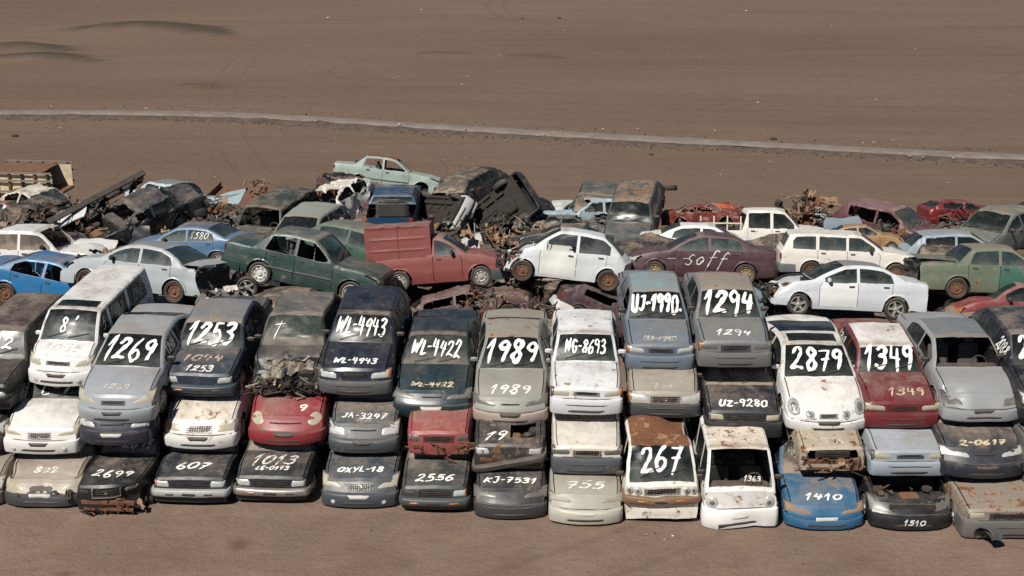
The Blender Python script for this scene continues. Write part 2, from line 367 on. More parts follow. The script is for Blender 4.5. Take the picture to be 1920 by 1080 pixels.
def lettering(name, text, fn, h, width, wt, mat, parent, slant=.12, seed=0):
    """brush strokes along the characters of TEXT, centred, mapped onto a surface by fn(u right, v up, lift) in metres"""
    rnd = random.Random(seed+len(text)*17)
    tot = sum(GL[c][0]+.16 for c in text)-.16
    sx = width/tot
    V, F, x, k = [], [], 0, 0
    for c in text:
        cw, strokes = GL[c]
        dy, sc, tl = rnd.uniform(-.07, .07), rnd.uniform(.84, 1.12), rnd.uniform(-.10, .12)
        for kind, p in strokes:
            q = smooth_pts(p) if kind == 's' else [tuple(a[j]+(b[j]-a[j])*t/5 for j in (0, 1)) for a, b in zip(p, p[1:]) for t in range(5)]+[p[-1]]
            ph2 = rnd.uniform(0, 40)
            q = [(px+.042*noise.noise(Vector((i*.23, ph2, 0))), py+.05*noise.noise(Vector((i*.23, ph2, 9)))) for i, (px, py) in enumerate(q)]
            q = [((x+px+(slant+.06+tl)*(py-.5))*sx-width/2, ((py-.5)*sc+dy)*h) for px, py in q]
            n0 = len(V); w0 = wt*rnd.uniform(.85, 1.15); lift = .012+.0006*k; k += 1
            ph = rnd.uniform(0, 6)
            for i, (u, v) in enumerate(q):
                a, b = q[max(i-1, 0)], q[min(i+1, len(q)-1)]
                tx, ty = b[0]-a[0], b[1]-a[1]; L = math.hypot(tx, ty) or 1
                nx, ny = -ty/L, tx/L
                w = w0*(.47+.20*noise.noise(Vector((i*.3, ph*7, 4)))+.05*math.sin(i*.9+ph))*(.6 if i in (0, len(q)-1) else 1)
                ex = (-.35 if i == 0 else .35 if i == len(q)-1 else 0)*w0
                u2, v2 = u+tx/L*ex, v+ty/L*ex
                V.append(fn(u2-nx*w, v2-ny*w, lift)); V.append(fn(u2+nx*w, v2+ny*w, lift))
            F += [(n0+2*i, n0+2*i+2, n0+2*i+3, n0+2*i+1) for i in range(len(q)-1)]
        x += cw+.16
    o = mesh_obj(name, V, F, mat, parent, 0)
    return o

# ---------------------------------------------------------------- cars
# d runs back from the nose; z up from the wheel plane.  Every type is a side profile plus plan widths.
TYPES = {
 'sedan':  dict(L=4.35, W=1.68, nz=.74, cowl=(1.20, .95), hdr=(1.98, 1.37), rr=(3.02, 1.36), bb=(3.70, 1.04), tz=.98, belt=(.88, .97), wd=(.86, 3.44), tum=.40, win=[(1.46, 2.36), (2.44, 3.34)], doors=[(1.40, 2.40), (2.40, 3.32)], cf=.20, cr=.10, rake=.85, tail='deck'),
 'boxy':   dict(L=4.20, W=1.62, nz=.80, cowl=(1.16, .93), hdr=(1.74, 1.38), rr=(2.98, 1.37), bb=(3.42, .98), tz=.94, belt=(.90, .94), wd=(.76, 3.16), tum=.32, win=[(1.40, 2.26), (2.34, 3.10)], doors=[(1.28, 2.30), (2.30, 3.05)], cf=.07, cr=.05, rake=.14, tail='deck'),
 'longbox':dict(L=4.70, W=1.74, nz=.84, cowl=(1.40, .96), hdr=(1.96, 1.41), rr=(3.10, 1.40), bb=(3.52, 1.00), tz=.96, belt=(.92, .96), wd=(.84, 3.54), tum=.30, win=[(1.62, 2.38), (2.46, 3.22)], doors=[(1.50, 2.42), (2.42, 3.26)], cf=.06, cr=.05, rake=.0, tail='deck'),
 'hatch':  dict(L=3.95, W=1.67, nz=.74, cowl=(1.08, .95), hdr=(1.74, 1.40), rr=(3.36, 1.36), bb=(3.80, .98), tz=.90, belt=(.88, .97), wd=(.80, 3.26), tum=.36, win=[(1.36, 2.28), (2.36, 3.30)], doors=[(1.28, 2.32), (2.32, 3.12)], cf=.14, cr=.10, rake=.45, tail='hatch'),
 'micro':  dict(L=3.70, W=1.60, nz=.74, cowl=(.98, .98), hdr=(1.72, 1.50), rr=(2.86, 1.45), bb=(3.50, 1.0), tz=.86, belt=(.90, 1.0), wd=(.74, 3.10), tum=.34, win=[(1.28, 2.14), (2.22, 3.10)], doors=[(1.18, 2.18), (2.18, 3.0)], cf=.22, cr=.24, rake=.9, tail='hatch'),
 'wagon':  dict(L=4.40, W=1.67, nz=.76, cowl=(1.16, .95), hdr=(1.84, 1.40), rr=(4.06, 1.42), bb=(4.30, .98), tz=.92, belt=(.90, .97), wd=(.84, 3.40), tum=.30, win=[(1.44, 2.30), (2.38, 3.18), (3.28, 4.00)], doors=[(1.34, 2.34), (2.34, 3.22)], cf=.14, cr=.07, rake=.5, tail='hatch'),
 'coupe':  dict(L=4.40, W=1.74, nz=.68, cowl=(1.28, .90), hdr=(2.08, 1.27), rr=(2.80, 1.26), bb=(3.94, .98), tz=.93, belt=(.84, .95), wd=(.90, 3.46), tum=.46, win=[(1.56, 2.70), (2.78, 3.30)], doors=[(1.46, 2.74)], cf=.26, cr=.2, rake=1.0, tail='deck'),
 'suv':    dict(L=4.20, W=1.72, nz=1.0, cowl=(1.14, 1.12), hdr=(1.58, 1.70), rr=(4.02, 1.70), bb=(4.14, 1.15), tz=1.05, belt=(1.08, 1.12), wd=(.78, 3.28), tum=.22, win=[(1.34, 2.16), (2.24, 3.06), (3.16, 3.92)], doors=[(1.22, 2.20), (2.20, 3.04)], cf=.06, cr=.04, rake=.0, tail='hatch', rw=.35, zs=.34),
 'van':    dict(L=4.60, W=1.69, nz=.82, cowl=(.64, 1.02), hdr=(1.26, 1.62), rr=(4.42, 1.68), bb=(4.52, 1.05), tz=.95, belt=(.96, 1.04), wd=(.98, 3.55), tum=.18, win=[(.86, 1.60), (1.76, 2.80), (2.96, 4.10)], doors=[(.70, 1.66), (1.66, 2.88)], cf=.20, cr=.03, rake=.6, tail='hatch'),
 'bus':    dict(L=4.20, W=1.66, nz=1.06, cowl=(.10, 1.10), hdr=(.60, 1.78), rr=(4.02, 1.80), bb=(4.12, 1.1), tz=.95, belt=(1.06, 1.10), wd=(.80, 3.0), tum=.16, win=[(.30, 1.02), (1.16, 2.1), (2.24, 3.9)], doors=[(.24, 1.08), (1.08, 2.16)], cf=.07, cr=.03, rake=.05, tail='hatch'),
 'pickup': dict(L=4.70, W=1.66, nz=.90, cowl=(1.20, 1.04), hdr=(1.72, 1.60), rr=(3.02, 1.59), bb=(3.16, 1.0), tz=.98, belt=(1.00, 1.02), wd=(.84, 3.62), tum=.24, win=[(1.36, 2.14), (2.24, 2.98)], doors=[(1.30, 2.18), (2.18, 3.0)], cf=.06, cr=.02, rake=.0, tail='bed', zs=.36),
 'cabvan': dict(L=3.95, W=1.60, nz=.74, cowl=(1.12, .98), hdr=(1.78, 1.42), rr=(2.16, 1.44), bb=(2.20, .99), tz=.97, belt=(.92, .98), wd=(.80, 3.06), tum=.34, win=[(1.34, 2.04)], doors=[(1.30, 2.10)], cf=.12, cr=.02, rake=.4, tail='bed'),
}
# head lamps: per side, corner list (y as share of half-width, z relative to the nose edge), inner-bottom, outer-bottom, outer-top, inner-top
LAMPS = {
 'rect': [[(.52, -.225), (.91, -.225), (.91, -.065), (.52, -.065)]],
 'wide': [[(.45, -.205), (.97, -.205), (.975, -.03), (.46, -.04)]],
 'almond': [[(.46, -.17), (.96, -.175), (.985, .025), (.54, -.02)]],
 'slant': [[(.48, -.21), (.96, -.19), (.985, .025), (.54, -.025)]],
 'slim': [[(.36, -.14), (.97, -.14), (.98, .015), (.36, -.04)]],
 'big': [[(.42, -.175), (.95, -.15), (.985, .05), (.64, .025)]],
 'oval': [('o', .74, -.055, .15, .10)],
 'quad': [('o', .80, -.035, .14, .12), ('o', .44, -.10, .10, .085)],
 'round': [('o', .74, -.30, .12, .12)],
 'twin': [('o', .82, -.14, .085, .085), ('o', .62, -.14, .085, .085)],
}
CARS = {}
class Car:
    def __init__(s, label, typ='sedan', cat='car', name=None, col=(.5, .5, .5), dust=.6, rust=.1, fade=.4, gloss=.5, seed=None, group=None,
                 lamp='almond', lens=None, grille='slot', bumper='body', bcol=None, glass='clean', wind='clean', side=None, texts=(), dmg=.011, crush=0., dents=(),
                 no=(), rim='steel', open_=(), extra=(), W=None, roofcol=None, hoodcol=None, doorcol=None, emblem=False, rbcol=None, moulding=False):
        s.T = dict(TYPES[typ]); s.typ = typ
        if W: s.T['W'] = W
        T = s.T; s.L, s.W = T['L'], T['W']
        s.rnd = random.Random(label); s.seed = seed if seed is not None else (sum(map(ord, label)) % 97)+s.rnd.random()
        s.dmg, s.crush = dmg, crush
        dents = list(dents)                       # a few random knocks on bonnet, roof and flanks
        for _ in range(4): dents.append((s.rnd.uniform(.2, s.L-.3), s.rnd.uniform(-.7, .7), s.rnd.uniform(.7, 1.3), s.rnd.uniform(.16, .38), (0, s.rnd.uniform(-.01, .01), -s.rnd.uniform(.015, .05))))
        for sg in (1, -1): dents.append((s.rnd.uniform(.5, s.L-.5), sg*.8, s.rnd.uniform(.45, .8), s.rnd.uniform(.18, .4), (0, -sg*s.rnd.uniform(.015, .05), 0)))
        s.dents = dents
        if cat == 'car':                          # no two alike: small differences of make
            q = s.rnd.uniform
            T['nz'] += q(-.025, .03); T['cf'] *= q(.75, 1.3); T['rake'] *= q(.7, 1.4); dc = q(-.07, .07); dh = q(-.06, .08)
            T['cowl'] = (T['cowl'][0]+dc, T['cowl'][1]+q(-.02, .02)); T['hdr'] = (T['hdr'][0]+dc*.5+dh, T['hdr'][1]+q(-.03, .03)); T['rr'] = (T['rr'][0]+q(-.05, .05), T['rr'][1]+q(-.03, .02)); T['tum'] *= q(.85, 1.12)
        s.zs = T.get('zs', .21); s.rw = T.get('rw', .30)
        nz = T['nz']
        s.prof = [(0, nz-.07), (.05, nz-.012), (.12, nz), T['cowl'], T['hdr'], T['rr'], T['bb'], (s.L-.06, T['tz']), (s.L, T['tz']-.06)]
        s.arc = {3: .035 if T['cowl'][0] > .5 else 0, 4: .03, 5: .028, 6: .02 if T['bb'][0]-T['rr'][0] > .3 else 0, 7: .012}
        s.pc = {}
        s.build(label, name or {'van': 'wrecked_van', 'bus': 'wrecked_van', 'suv': 'wrecked_jeep', 'pickup': 'wrecked_pickup', 'cabvan': 'wrecked_van'}.get(typ, 'wrecked_car'),
                cat, col, dust, rust, fade, gloss, group, lamp, lens, grille, bumper, bcol, glass, wind, side, texts, no, rim, open_, extra, roofcol, hoodcol, doorcol, emblem, rbcol, moulding)
    def _zraw(s, d):
        P = s.prof; d = max(0, min(s.L, d))
        for i in range(1, len(P)):
            if d <= P[i][0]:
                a, b = P[i-1], P[i]; t = (d-a[0])/max(1e-6, b[0]-a[0])
                return a[1]+(b[1]-a[1])*t+s.arc.get(i, 0)*4*t*(1-t)
        return P[-1][1]
    def zt(s, d):
        k = round(d, 4)
        if k not in s.pc:
            w = .045 if s.T['cowl'][0] > .5 else .03
            if d < .13 or d > s.L-.08: s.pc[k] = s._zraw(d)
            else: s.pc[k] = sum(s._zraw(d+w*q) for q in (-1, -.5, 0, .5, 1))/5
        return s.pc[k]
    def zb(s, d):
        b = s.T['belt']; return min(b[0]+(b[1]-b[0])*d/s.L, s.zt(d)-.07)
    def hw(s, d, z):
        e = abs(d-s.L/2)/(s.L/2); base = s.W/2*(1-.05*e**4); b = s.zb(d)
        if z <= b:
            t = (z-.2)/max(.1, b-.2); y = base-.05*(max(0, .5-t)/.5)**2-.03*(max(0, t-.6)/.4)**2
            return y - (.010 if .62 < t < .70 else 0)
        return base-.03-s.T['tum']*(z-b)
    def crown(s, d):
        T = s.T
        if d < T['cowl'][0]: return .035
        if d < T['hdr'][0]: return .045
        return .03
    def warp(s, d, y, z):
        """nominal (d, y, z) -> the battered car, local metres with x forward"""
        T = s.T; L = s.L; x = L/2-d
        ff = max(0, 1-d/.9); fr = max(0, 1-(L-d)/.8); q = min(1.15, abs(y)/(s.W/2))
        x -= T['cf']*q**2.6*ff**1.5; x += T['cr']*q**2.6*fr**1.5
        x -= T['rake']*max(0, z-.48)*ff**2
        if T['cowl'][0]-.3 < d < T['hdr'][0]+.1 and z > T['cowl'][1]-.06 and T['cowl'][0] > .5: x -= .07*q*q
        b = T['belt'][0]
        if z > b and s.crush: z = b+(z-b)*(1-s.crush)
        p = Vector((x, y, z))
        for (dd, dy, dz, rad, v) in s.dents:
            r2 = ((d-dd)**2+(y-dy)**2+(z-dz)**2)/(rad*rad)
            if r2 < 6: p += Vector((-v[0], v[1], v[2]))*math.exp(-r2)
        if s.dmg:
            o = Vector((s.seed*3.1, s.seed*1.7, 0))
            p += noise.noise_vector(p*1.5+o)*s.dmg*1.3 + noise.noise_vector(p*4.5+o)*s.dmg*.55
            n = noise.noise(p*1.9+o*2); p.z -= s.dmg*1.1*max(0, 1-abs(n)/.10)*(1 if z > .7 else .2)    # pressed-in creases
            if s.dmg > .03: p += noise.noise_vector(p*9+o)*s.dmg*.4
        return p
    def top(s, d, y, lift=0):
        z = s.zt(d); w = max(.1, s.hw(d, z-.035)-.05); return s.warp(d, y, z+s.crown(d)*(1-min(1, (y/w)**2))+lift)
    def sidep(s, d, z, sg, lift=0): return s.warp(d, sg*(s.hw(d, z)+lift), z)
    def end(s, e, y, z, off=0):
        """a point on the nose (e=1) or tail (e=-1) at height z; above the edge it runs on over the bonnet"""
        d = 0. if e > 0 else s.L
        while z > s.zt(d)-.004 and 0 <= d <= s.L and (d < .5 if e > 0 else d > s.L-.5): d += .012*e
        if (e > 0 and d > .02) or (e < 0 and d < s.L-.02): return s.warp(d, y, z+off*.8)
        return s.warp(d-off*e, y, z)
    def path_s(s):
        n = int(s.L/.02); S = [0.]
        for i in range(n): S.append(S[-1]+math.hypot(.02, s.zt((i+1)*.02)-s.zt(i*.02)))
        return S
    # ---- lettering surfaces
    def text_top(s, text, dc, h, width, wt=.05, mat=M_WHITE, slant=.12, y0=0, seed=0, name='painted_number', parent=None):
        S = s.path_s(); i0 = min(len(S)-1, int(dc/.02)); s0 = S[i0]
        def fn(u, v, lift):
            t = s0+v; lo = 0
            a = max(0, min(len(S)-2, next((i for i in range(len(S)-1) if S[i+1] > t), len(S)-2)))
            d = .02*(a+(t-S[a])/max(1e-6, S[a+1]-S[a]))
            return s.top(d, y0+u, lift)
        return lettering(name, text, fn, h, width, wt, mat, parent or s.root, slant, seed)
    def text_side(s, text, dc, zc, h, width, sg, wt=.03, mat=M_WHITE, slant=.15, seed=0, name='painted_number'):
        def fn(u, v, lift): return s.sidep(dc+sg*u, zc+v, sg, lift)
        return lettering(name, text, fn, h, width, wt, mat, s.root, slant, seed)
    # ---- build
    def build(s, label, name, cat, col, dust, rust, fade, gloss, group, lamp, lens, grille, bumper, bcol, glass, wind, side, texts, no, rim, open_, extra, roofcol, hoodcol, doorcol, emblem, rbcol, moulding):
        T, L, W = s.T, s.L, s.W
        r = s.root = thing(name, label, cat, group)
        sd = s.seed
        hx = L/2-T['hdr'][0]-.10
        PM = s.PM = paint(col, dust, rust, fade, sd, gloss, hx)
        def alt(c): return PM if c is None else paint(c if len(c) == 3 else c[:3], dust if len(c) == 3 else c[3], rust if len(c) < 5 else c[4], fade, sd, gloss, hx)
        HM, RM, DM = alt(hoodcol), alt(roofcol), alt(doorcol)
        s.HM = HM
        # --- station list
        D = {round(i*.095, 3) for i in range(int(L/.095)+1)} | {0., .025, .05, .09, .13, L-.13, L-.06, L-.025, L}
        Ra = s.rw+.055
        for wd in T['wd']:
            D |= {round(wd+Ra*math.cos(R(a)), 3) for a in range(0, 181, 15)}
        cow, hd, rr, bb = T['cowl'][0], T['hdr'][0], T['rr'][0], T['bb'][0]
        keys = {cow, cow-.02, hd, hd-.03, rr, rr+.03, bb, bb-.02, bb+.03, L-.03, hd+.05, cow+.05}
        for a, b in T['win']: keys |= {a, b}
        seams = []
        for a, b in T['doors']: seams += [a, b]
        for q in set(seams): keys |= {round(q-.007, 4), round(q+.007, 4)}
        if 'sunroof' in extra: keys |= {hd+.14, hd+.56, hd+.16, hd+.54}
        D = sorted(D); K = sorted(keys)
        D = [d for d in D if all(abs(d-k) > .022 for k in K)]
        D = sorted(set([round(max(0, min(L, d)), 4) for d in D+K]))
        s.D = D
        def zlow(d):
            z = s.zs if T['wd'][0] < d < T['wd'][1] else s.zs+.05
            for wd in T['wd']:
                if abs(d-wd) < Ra: z = max(z, s.rw+math.sqrt(max(0, Ra*Ra-(d-wd)**2)))
            return min(z, s.zb(d)-.05)
        fr = [0, .17, .34, .5, .67, .84, .972, 1.0]
        NF = 8
        ring_n = len(fr)+4+NF
        V, idx = [], {}
        for i, d in enumerate(D):
            z = s.zt(d); b = s.zb(d); zl = zlow(d); wt = s.hw(d, z-.035)-.05
            pts = [(f*wt, z+s.crown(d)*(1-f*f)) for f in fr]
            ze = z-.035; zwt = max(b+.022, z-.085); zwb = b+.015
            if T['tail'] != 'bed' and T['win']:
                de = T['win'][-1][1]
                if d > T['win'][-1][0]: zwt = max(b+.018, min(zwt, b+.05+(de-d)*2.6 + (0 if T['tail'] == 'deck' else .2)))
            pts += [(s.hw(d, ze), ze), (s.hw(d, zwt), zwt), (s.hw(d, zwb), zwb), (s.hw(d, b), b)]
            for k in range(1, NF+1):
                zz = b+(zl-b)*k/NF; pts.append((s.hw(d, zz)+(.012 if k == NF and zl > s.zs+.06 else 0), zz))
            for j, (y, zz) in enumerate(pts):
                idx[i, j, 1] = len(V); V.append(s.warp(d, y, zz))
                if j == 0: idx[i, 0, -1] = idx[i, 0, 1]
                else: idx[i, j, -1] = len(V); V.append(s.warp(d, -y, zz))
        F = {}
        nf = len(fr)-1
        def put(k, q): F.setdefault(k, []).append(q)
        isbed = T['tail'] == 'bed'
        for i in range(len(D)-1):
            d0, d1 = D[i], D[i+1]; dm = (d0+d1)/2
            seam = d1-d0 < .0145 and any(abs(dm-q) < .004 for q in seams)
            for sg in (1, -1):
                for j in range(ring_n-1):
                    q = (idx[i, j, sg], idx[i+1, j, sg], idx[i+1, j+1, sg], idx[i, j+1, sg])
                    if sg > 0: q = q[::-1]
                    if len(set(q)) < 4: q = tuple(dict.fromkeys(q))
                    if j < nf:
                        gap = j == nf-1
                        if dm < cow-.02:
                            if dm < .05: k = 'body'
                            elif cow <= .5: k = 'body'
                            else: k = None if gap else 'hood'
                        elif cow < dm < hd-.03: k = 'body' if gap else 'windshield'
                        elif hd-.03 <= dm < rr: 
                            k = 'roof' if RM is not PM else 'body'
                            if 'sunroof' in extra and hd+.16 < dm < hd+.54 and j < nf-2: k = 'sunroof'
                            elif 'sunroof' in extra and hd+.14 < dm < hd+.56 and j < nf-1 and j >= nf-2 and False: k = None
                        elif rr+.03 < dm < bb-.02: k = 'body' if gap else ('rear_window' if not (isbed and bb-rr < .1) else 'body')
                        elif dm > bb+.03 and isbed: k = None
                        elif dm > bb+.03 and T['tail'] == 'deck': k = (None if gap else 'trunk_lid') if dm < L-.03 else 'body'
                        else: k = 'body'
                    elif j == nf+2:
                        k = 'body'
                        for w, (a, b_) in enumerate(T['win']):
                            zz = s.zt(dm); 
                            if a < dm < b_: k = 'win%d_%d' % (w, sg)
                        if isbed and dm > bb+.03: k = None
                    elif j in (nf, nf+1, nf+3):
                        k = None if isbed and dm > bb+.03 and j <= nf+1 else 'body'
                    else:
                        k = 'body'
                        for w, (a, b_) in enumerate(T['doors']):
                            if a < dm < b_ and j < ring_n-2: k = 'door%d_%d' % (w, sg)
                        if seam and nf+3 <= j < ring_n-2: k = None
                    if k: put(k, q)
        # end caps
        ny = 10
        for e, i in ((1, 0), (-1, len(D)-1)):
            d = D[i]; zlo, zhi = s.zs+.04, s.zt(d); rows = 6
            n0 = len(V); wl = s.hw(d, zhi-.035)
            for a in range(rows+1):
                z = zlo+(zhi-zlo)*a/rows
                for c in range(ny+1):
                    t = c/ny*2-1; y = t*s.hw(d, min(z, zhi-.035))*(1 if a < rows else (wl-.05)/wl)
                    V.append(s.warp(d, y, z+(s.crown(d)*(1-t*t) if a == rows else 0)))
            for a in range(rows):
                for c in range(ny):
                    q = (n0+a*(ny+1)+c, n0+a*(ny+1)+c+1, n0+(a+1)*(ny+1)+c+1, n0+(a+1)*(ny+1)+c)
                    if 'face' in no and e > 0 and a >= 2 and 1 <= c < ny-1: continue
                    put('body', q if e > 0 else q[::-1])
        # tattered hole in the bonnet
        if 'torn' in extra:
            keep = []
            for q in F['hood']:
                c = sum((V[i] for i in q), Vector())/len(q); dd = L/2-c.x
                if dd > .30 and c.y > .05+.12*noise.noise(c*5) and c.y < .6: continue
                keep.append(q)
            F['hood'] = keep
        def emit(k, nme, mat, parent, inset=0):
            if k not in F: return None
            used = sorted({i for q in F[k] for i in q}); mp = {o: n for n, o in enumerate(used)}
            vv = [V[i] for i in used]; ff = [tuple(mp[i] for i in q) for q in F[k]]
            if inset:
                me = bpy.data.meshes.new('t'); me.from_pydata([tuple(v) for v in vv], [], ff); me.update()
                vv = [v - Vector(me.vertices[n].normal)*inset for n, v in enumerate(vv)]; bpy.data.meshes.remove(me)
            return mesh_obj(nme, vv, ff, mat, parent, 40)
        s.body = emit('body', 'body', PM, r)
        if 'roof' not in no: emit('roof', 'roof', RM, r)
        if 'hood' not in no: emit('hood', 'hood', HM, r)
        if 'trunk' not in no: emit('trunk_lid', 'trunk_lid', PM, r)
        if 'sunroof' in F: emit('sunroof', 'sunroof', GLASS['clean'], r, .01)
        if wind and 'wind' not in no: s.ws = emit('windshield', 'windshield', GLASS[wind], r, .010)
        else: s.ws = None
        if 'rear_window' in F and 'rearglass' not in no: emit('rear_window', 'rear_window', GLASS[glass], r, .010)
        for w in range(len(T['win'])):
            for sg in (1, -1):
                if ('w%d' % w) in open_ or ('w%d%s' % (w, 'l' if sg > 0 else 'r')) in open_: continue
                emit('win%d_%d' % (w, sg), 'side_window', GLASS[side or glass], r, .010)
        for w, (a, b) in enumerate(T['doors']):
            for sg in (1, -1):
                if ('d%d%s' % (w, 'l' if sg > 0 else 'r')) in no: continue
                mt = DM if (doorcol and w == 0) else PM
                dr = emit('door%d_%d' % (w, sg), 'door', mt, r)
                if dr is None: continue
                hb = MB(); zc = s.zb(b)-.10
                vv = []
                for dd in (b-.24, b-.10):
                    for z in (zc, zc+.035):
                        for o in (-.005, .022): vv.append(s.sidep(dd, z, sg, o))
                hb.add(vv, [(0, 1, 3, 2), (4, 6, 7, 5), (0, 4, 5, 1), (2, 3, 7, 6), (1, 5, 7, 3), (0, 2, 6, 4)])
                hb.build('handle', M_BLACK, dr, 0)
                if moulding:
                    mo = MB()
                    def mf(u, v, a=a, b=b, sg=sg): return s.sidep(a+.02+(b-a-.04)*u, .50+.05*v, sg, .014-.012*abs(2*v-1))
                    mo.grid(mf, 6, 2); mo.build('moulding', M_BLACK, dr, 0)
        # inside
        ub = MB(); zf = s.zs+.03
        ub.box((0, 0, zf+.03), (L-.5, W-.16, .06)); ub.box((L/2-cow-.02, 0, (zf+T['cowl'][1]-.1)/2), (.04, W-.2, T['cowl'][1]-.1-zf))
        ub.box((-.1, .0, zf-.03), (L-1.2, .22, .07)); ub.tube([(L/2-.8, .22, zf-.02), (0, .18, zf-.05), (-L/2+1.0, .25, zf-.02), (-L/2+.2, .35, zf-.01)], .035)
        ub.box((-L/2+1.0, -.1, zf-.05), (.6, .8, .12), ch=.03)
        for sg in (1, -1):
            ub.box((-.05, sg*.45, zf-.035), (L-1.5, .10, .08)); ub.box((0, sg*(W/2-.14), zf-.02), (T['wd'][1]-T['wd'][0]-.75, .10, .09))
        for q in (-.8, -.2, .45, .9): ub.box((q, 0, zf-.02), (.09, W-.34, .06))
        ub.box((L/2-1.0, .1, zf-.06), (.7, .5, .16), ch=.05); ub.tube([(L/2-1.3, -.1, zf-.05), (-L/2+1.1, -.08, zf-.06)], .045)
        for wd in T['wd']: ub.tube([(L/2-wd, -W/2+.15, s.rw), (L/2-wd, W/2-.15, s.rw)], .045)
        for sg in (1, -1):
            for wd in T['wd']:                              # wheel housings
                def wf(u, v, wd=wd, sg=sg):
                    a = math.pi*u; rr_ = s.rw+.05
                    return Vector((L/2-wd+rr_*math.cos(a), sg*(W/2-.035-.30*v), min(s.rw+rr_*math.sin(a), s.zt(wd)-.06)))
                ub.grid(wf, 10, 1)
        ub.box((L/2-.75, 0, s.zs+.21), (.55, W-.5, .34), ch=.04)
        ub.build('underbody', M_UNDER, r)
        if cow > .5 or True:
            xs = L/2-(cow+.95)
            for sg in (1, -1): link_copy('seat', SEAT, r, (xs, sg*.36, zf+.06), (1, 1, 1))
            link_copy('rear_seat', SEAT, r, (xs-.85, 0, zf+.06), (1, 2.3, .92))
        if s.ws is None or wind in ('clean', 'mid'):
            db = MB(); xd = L/2-cow-.22; zd = T['cowl'][1]-.10
            db.box((xd, 0, zd), (.36, W-.34, .16), ch=.05); db.build('dashboard', M_BLACK, r)
            sw = MB(); c0 = Vector((xd-.26, .36, zd-.0)); 
            sw.tube([c0+Vector((-.10*math.sin(a)*.45, .18*math.cos(a), .18*math.sin(a))) for a in [2*math.pi*i/16 for i in range(17)]], .016, n=6)
            sw.tube([c0-Vector((0, .17, 0)), c0+Vector((0, .17, 0))], .018, n=5); sw.build('steering_wheel', M_BLACK, r)
        if 'hood' in no or 'torn' in extra: s.engine()
        # --- wheels
        for wi, wd in enumerate(T['wd']):
            for sg in (1, -1):
                code = 'FR'[wi]+('l' if sg > 0 else 'r')
                if code in no or 'wheels' in no: continue
                k = s.rw/.304
                w = link_copy('wheel', None, r, (L/2-wd, sg*(W/2-.105), s.rw), (k, k, k), (0, s.rnd.uniform(0, 6), 0 if sg > 0 else math.pi))
                if wi == 0 and 'steer' in extra: w.rotation_euler = (0, 0, R(22)+(0 if sg > 0 else math.pi))
                link_copy('tyre', TYRE, w); link_copy('rim', RIMS[rim], w)
        # --- mirrors, wipers
        if cow > .5 or T['tail'] == 'hatch':
            for sg in (1, -1):
                if 'mirrors' in no or ('m'+('l' if sg > 0 else 'r')) in no: continue
                dm_ = cow+.40; b_ = MB(); z_ = s.zb(dm_)+.09; y_ = s.hw(dm_, z_)
                p = s.warp(dm_, sg*y_, z_)
                b_.box(p+Vector((.02, sg*.10, 0)), (.09, .19, .12), ch=.03); b_.box(p+Vector((.02, sg*.02, -.04)), (.05, .08, .04))
                b_.build('mirror', M_BLACK if 'bmirror' not in extra else PM, r)
            if s.ws is not None and 'wipers' not in no:
                for y0, y1 in ((-.50, -.02), (.05, .52)):
                    b_ = MB(); pts = [s.top(cow+.03+.10*t, y0+(y1-y0)*t, .03) for t in (0, .3, .6, 1)]
                    b_.tube(pts, .009, n=5); b_.build('wiper', M_BLACK, r)
        s.front(lamp, lens, grille, bumper, bcol, no, emblem, extra)
        s.rear(bumper, rbcol if rbcol is not None else bcol, no)
        for t in texts:
            t = dict(t); kind = t.pop('on', 'glass')
            if kind == 'glass': s.text_top(t.pop('text'), t.pop('d', (cow+hd)/2+.01), t.pop('h', .42), t.pop('w', 1.0), **t)
            elif kind == 'hood': s.text_top(t.pop('text'), t.pop('d', .45), t.pop('h', .22), t.pop('w', .7), **t)
            elif kind == 'side': s.text_side(t.pop('text'), t.pop('d'), t.pop('z', T['belt'][1]+.17), t.pop('h', .2), t.pop('w', .45), t.pop('sg'), **t)
            elif kind == 'nose':
                z0 = t.pop('z', .42)
                lettering('painted_number', t['text'], lambda u, v, l: s.end(1, u+t.get('y0', 0), z0+v, .10+l), t['h'], t['w'], t.get('wt', .03), t.get('mat', M_WHITE), r, 0.05)
        if 'roofhole' in extra or True: pass
    def panel(s, quad_or_oval, e, sg, off, mat, name, parent, nz, m=7, skirt=.03):
        b = MB()
        if quad_or_oval[0] == 'o':
            _, yc, zc, ry, rz = quad_or_oval; n = 20
            rings = [(0, .02), (.55, .018), (.9, .008), (1, -.012)]
            V = []
            for f, o in rings:
                for k in range(n):
                    a = 2*math.pi*k/n; V.append(s.end(e, sg*(yc*s.W/2+f*ry*math.cos(a)), nz+zc+f*rz*math.sin(a), off+o))
            F = [(i*n+k, i*n+(k+1) % n, (i+1)*n+(k+1) % n, (i+1)*n+k) for i in range(len(rings)-1) for k in range(n)]
            b.add(V, F)
        else:
            c = [(y*s.W/2, nz+z) for y, z in quad_or_oval]
            def P(u, v):
                eu, ev = min(1, min(u, 1-u)*9), min(1, min(v, 1-v)*5)
                o = off+skirt*(min(eu, ev)-1)
                a = [c[0][k]+(c[1][k]-c[0][k])*u for k in (0, 1)]; d = [c[3][k]+(c[2][k]-c[3][k])*u for k in (0, 1)]
                y, z = [a[k]+(d[k]-a[k])*v for k in (0, 1)]
                return s.end(e, sg*y, z, o)
            us = [0, .04, .2, .4, .6, .8, .96, 1]; vs_ = [0, .1, .35, .65, .9, 1]
            V = [P(u, v) for u in us for v in vs_]; nv = len(vs_)
            F = [(i*nv+j, i*nv+j+1, (i+1)*nv+j+1, (i+1)*nv+j) for i in range(len(us)-1) for j in range(nv-1)]
            b.add(V, F)
        return b.build(name, mat, parent, 50)
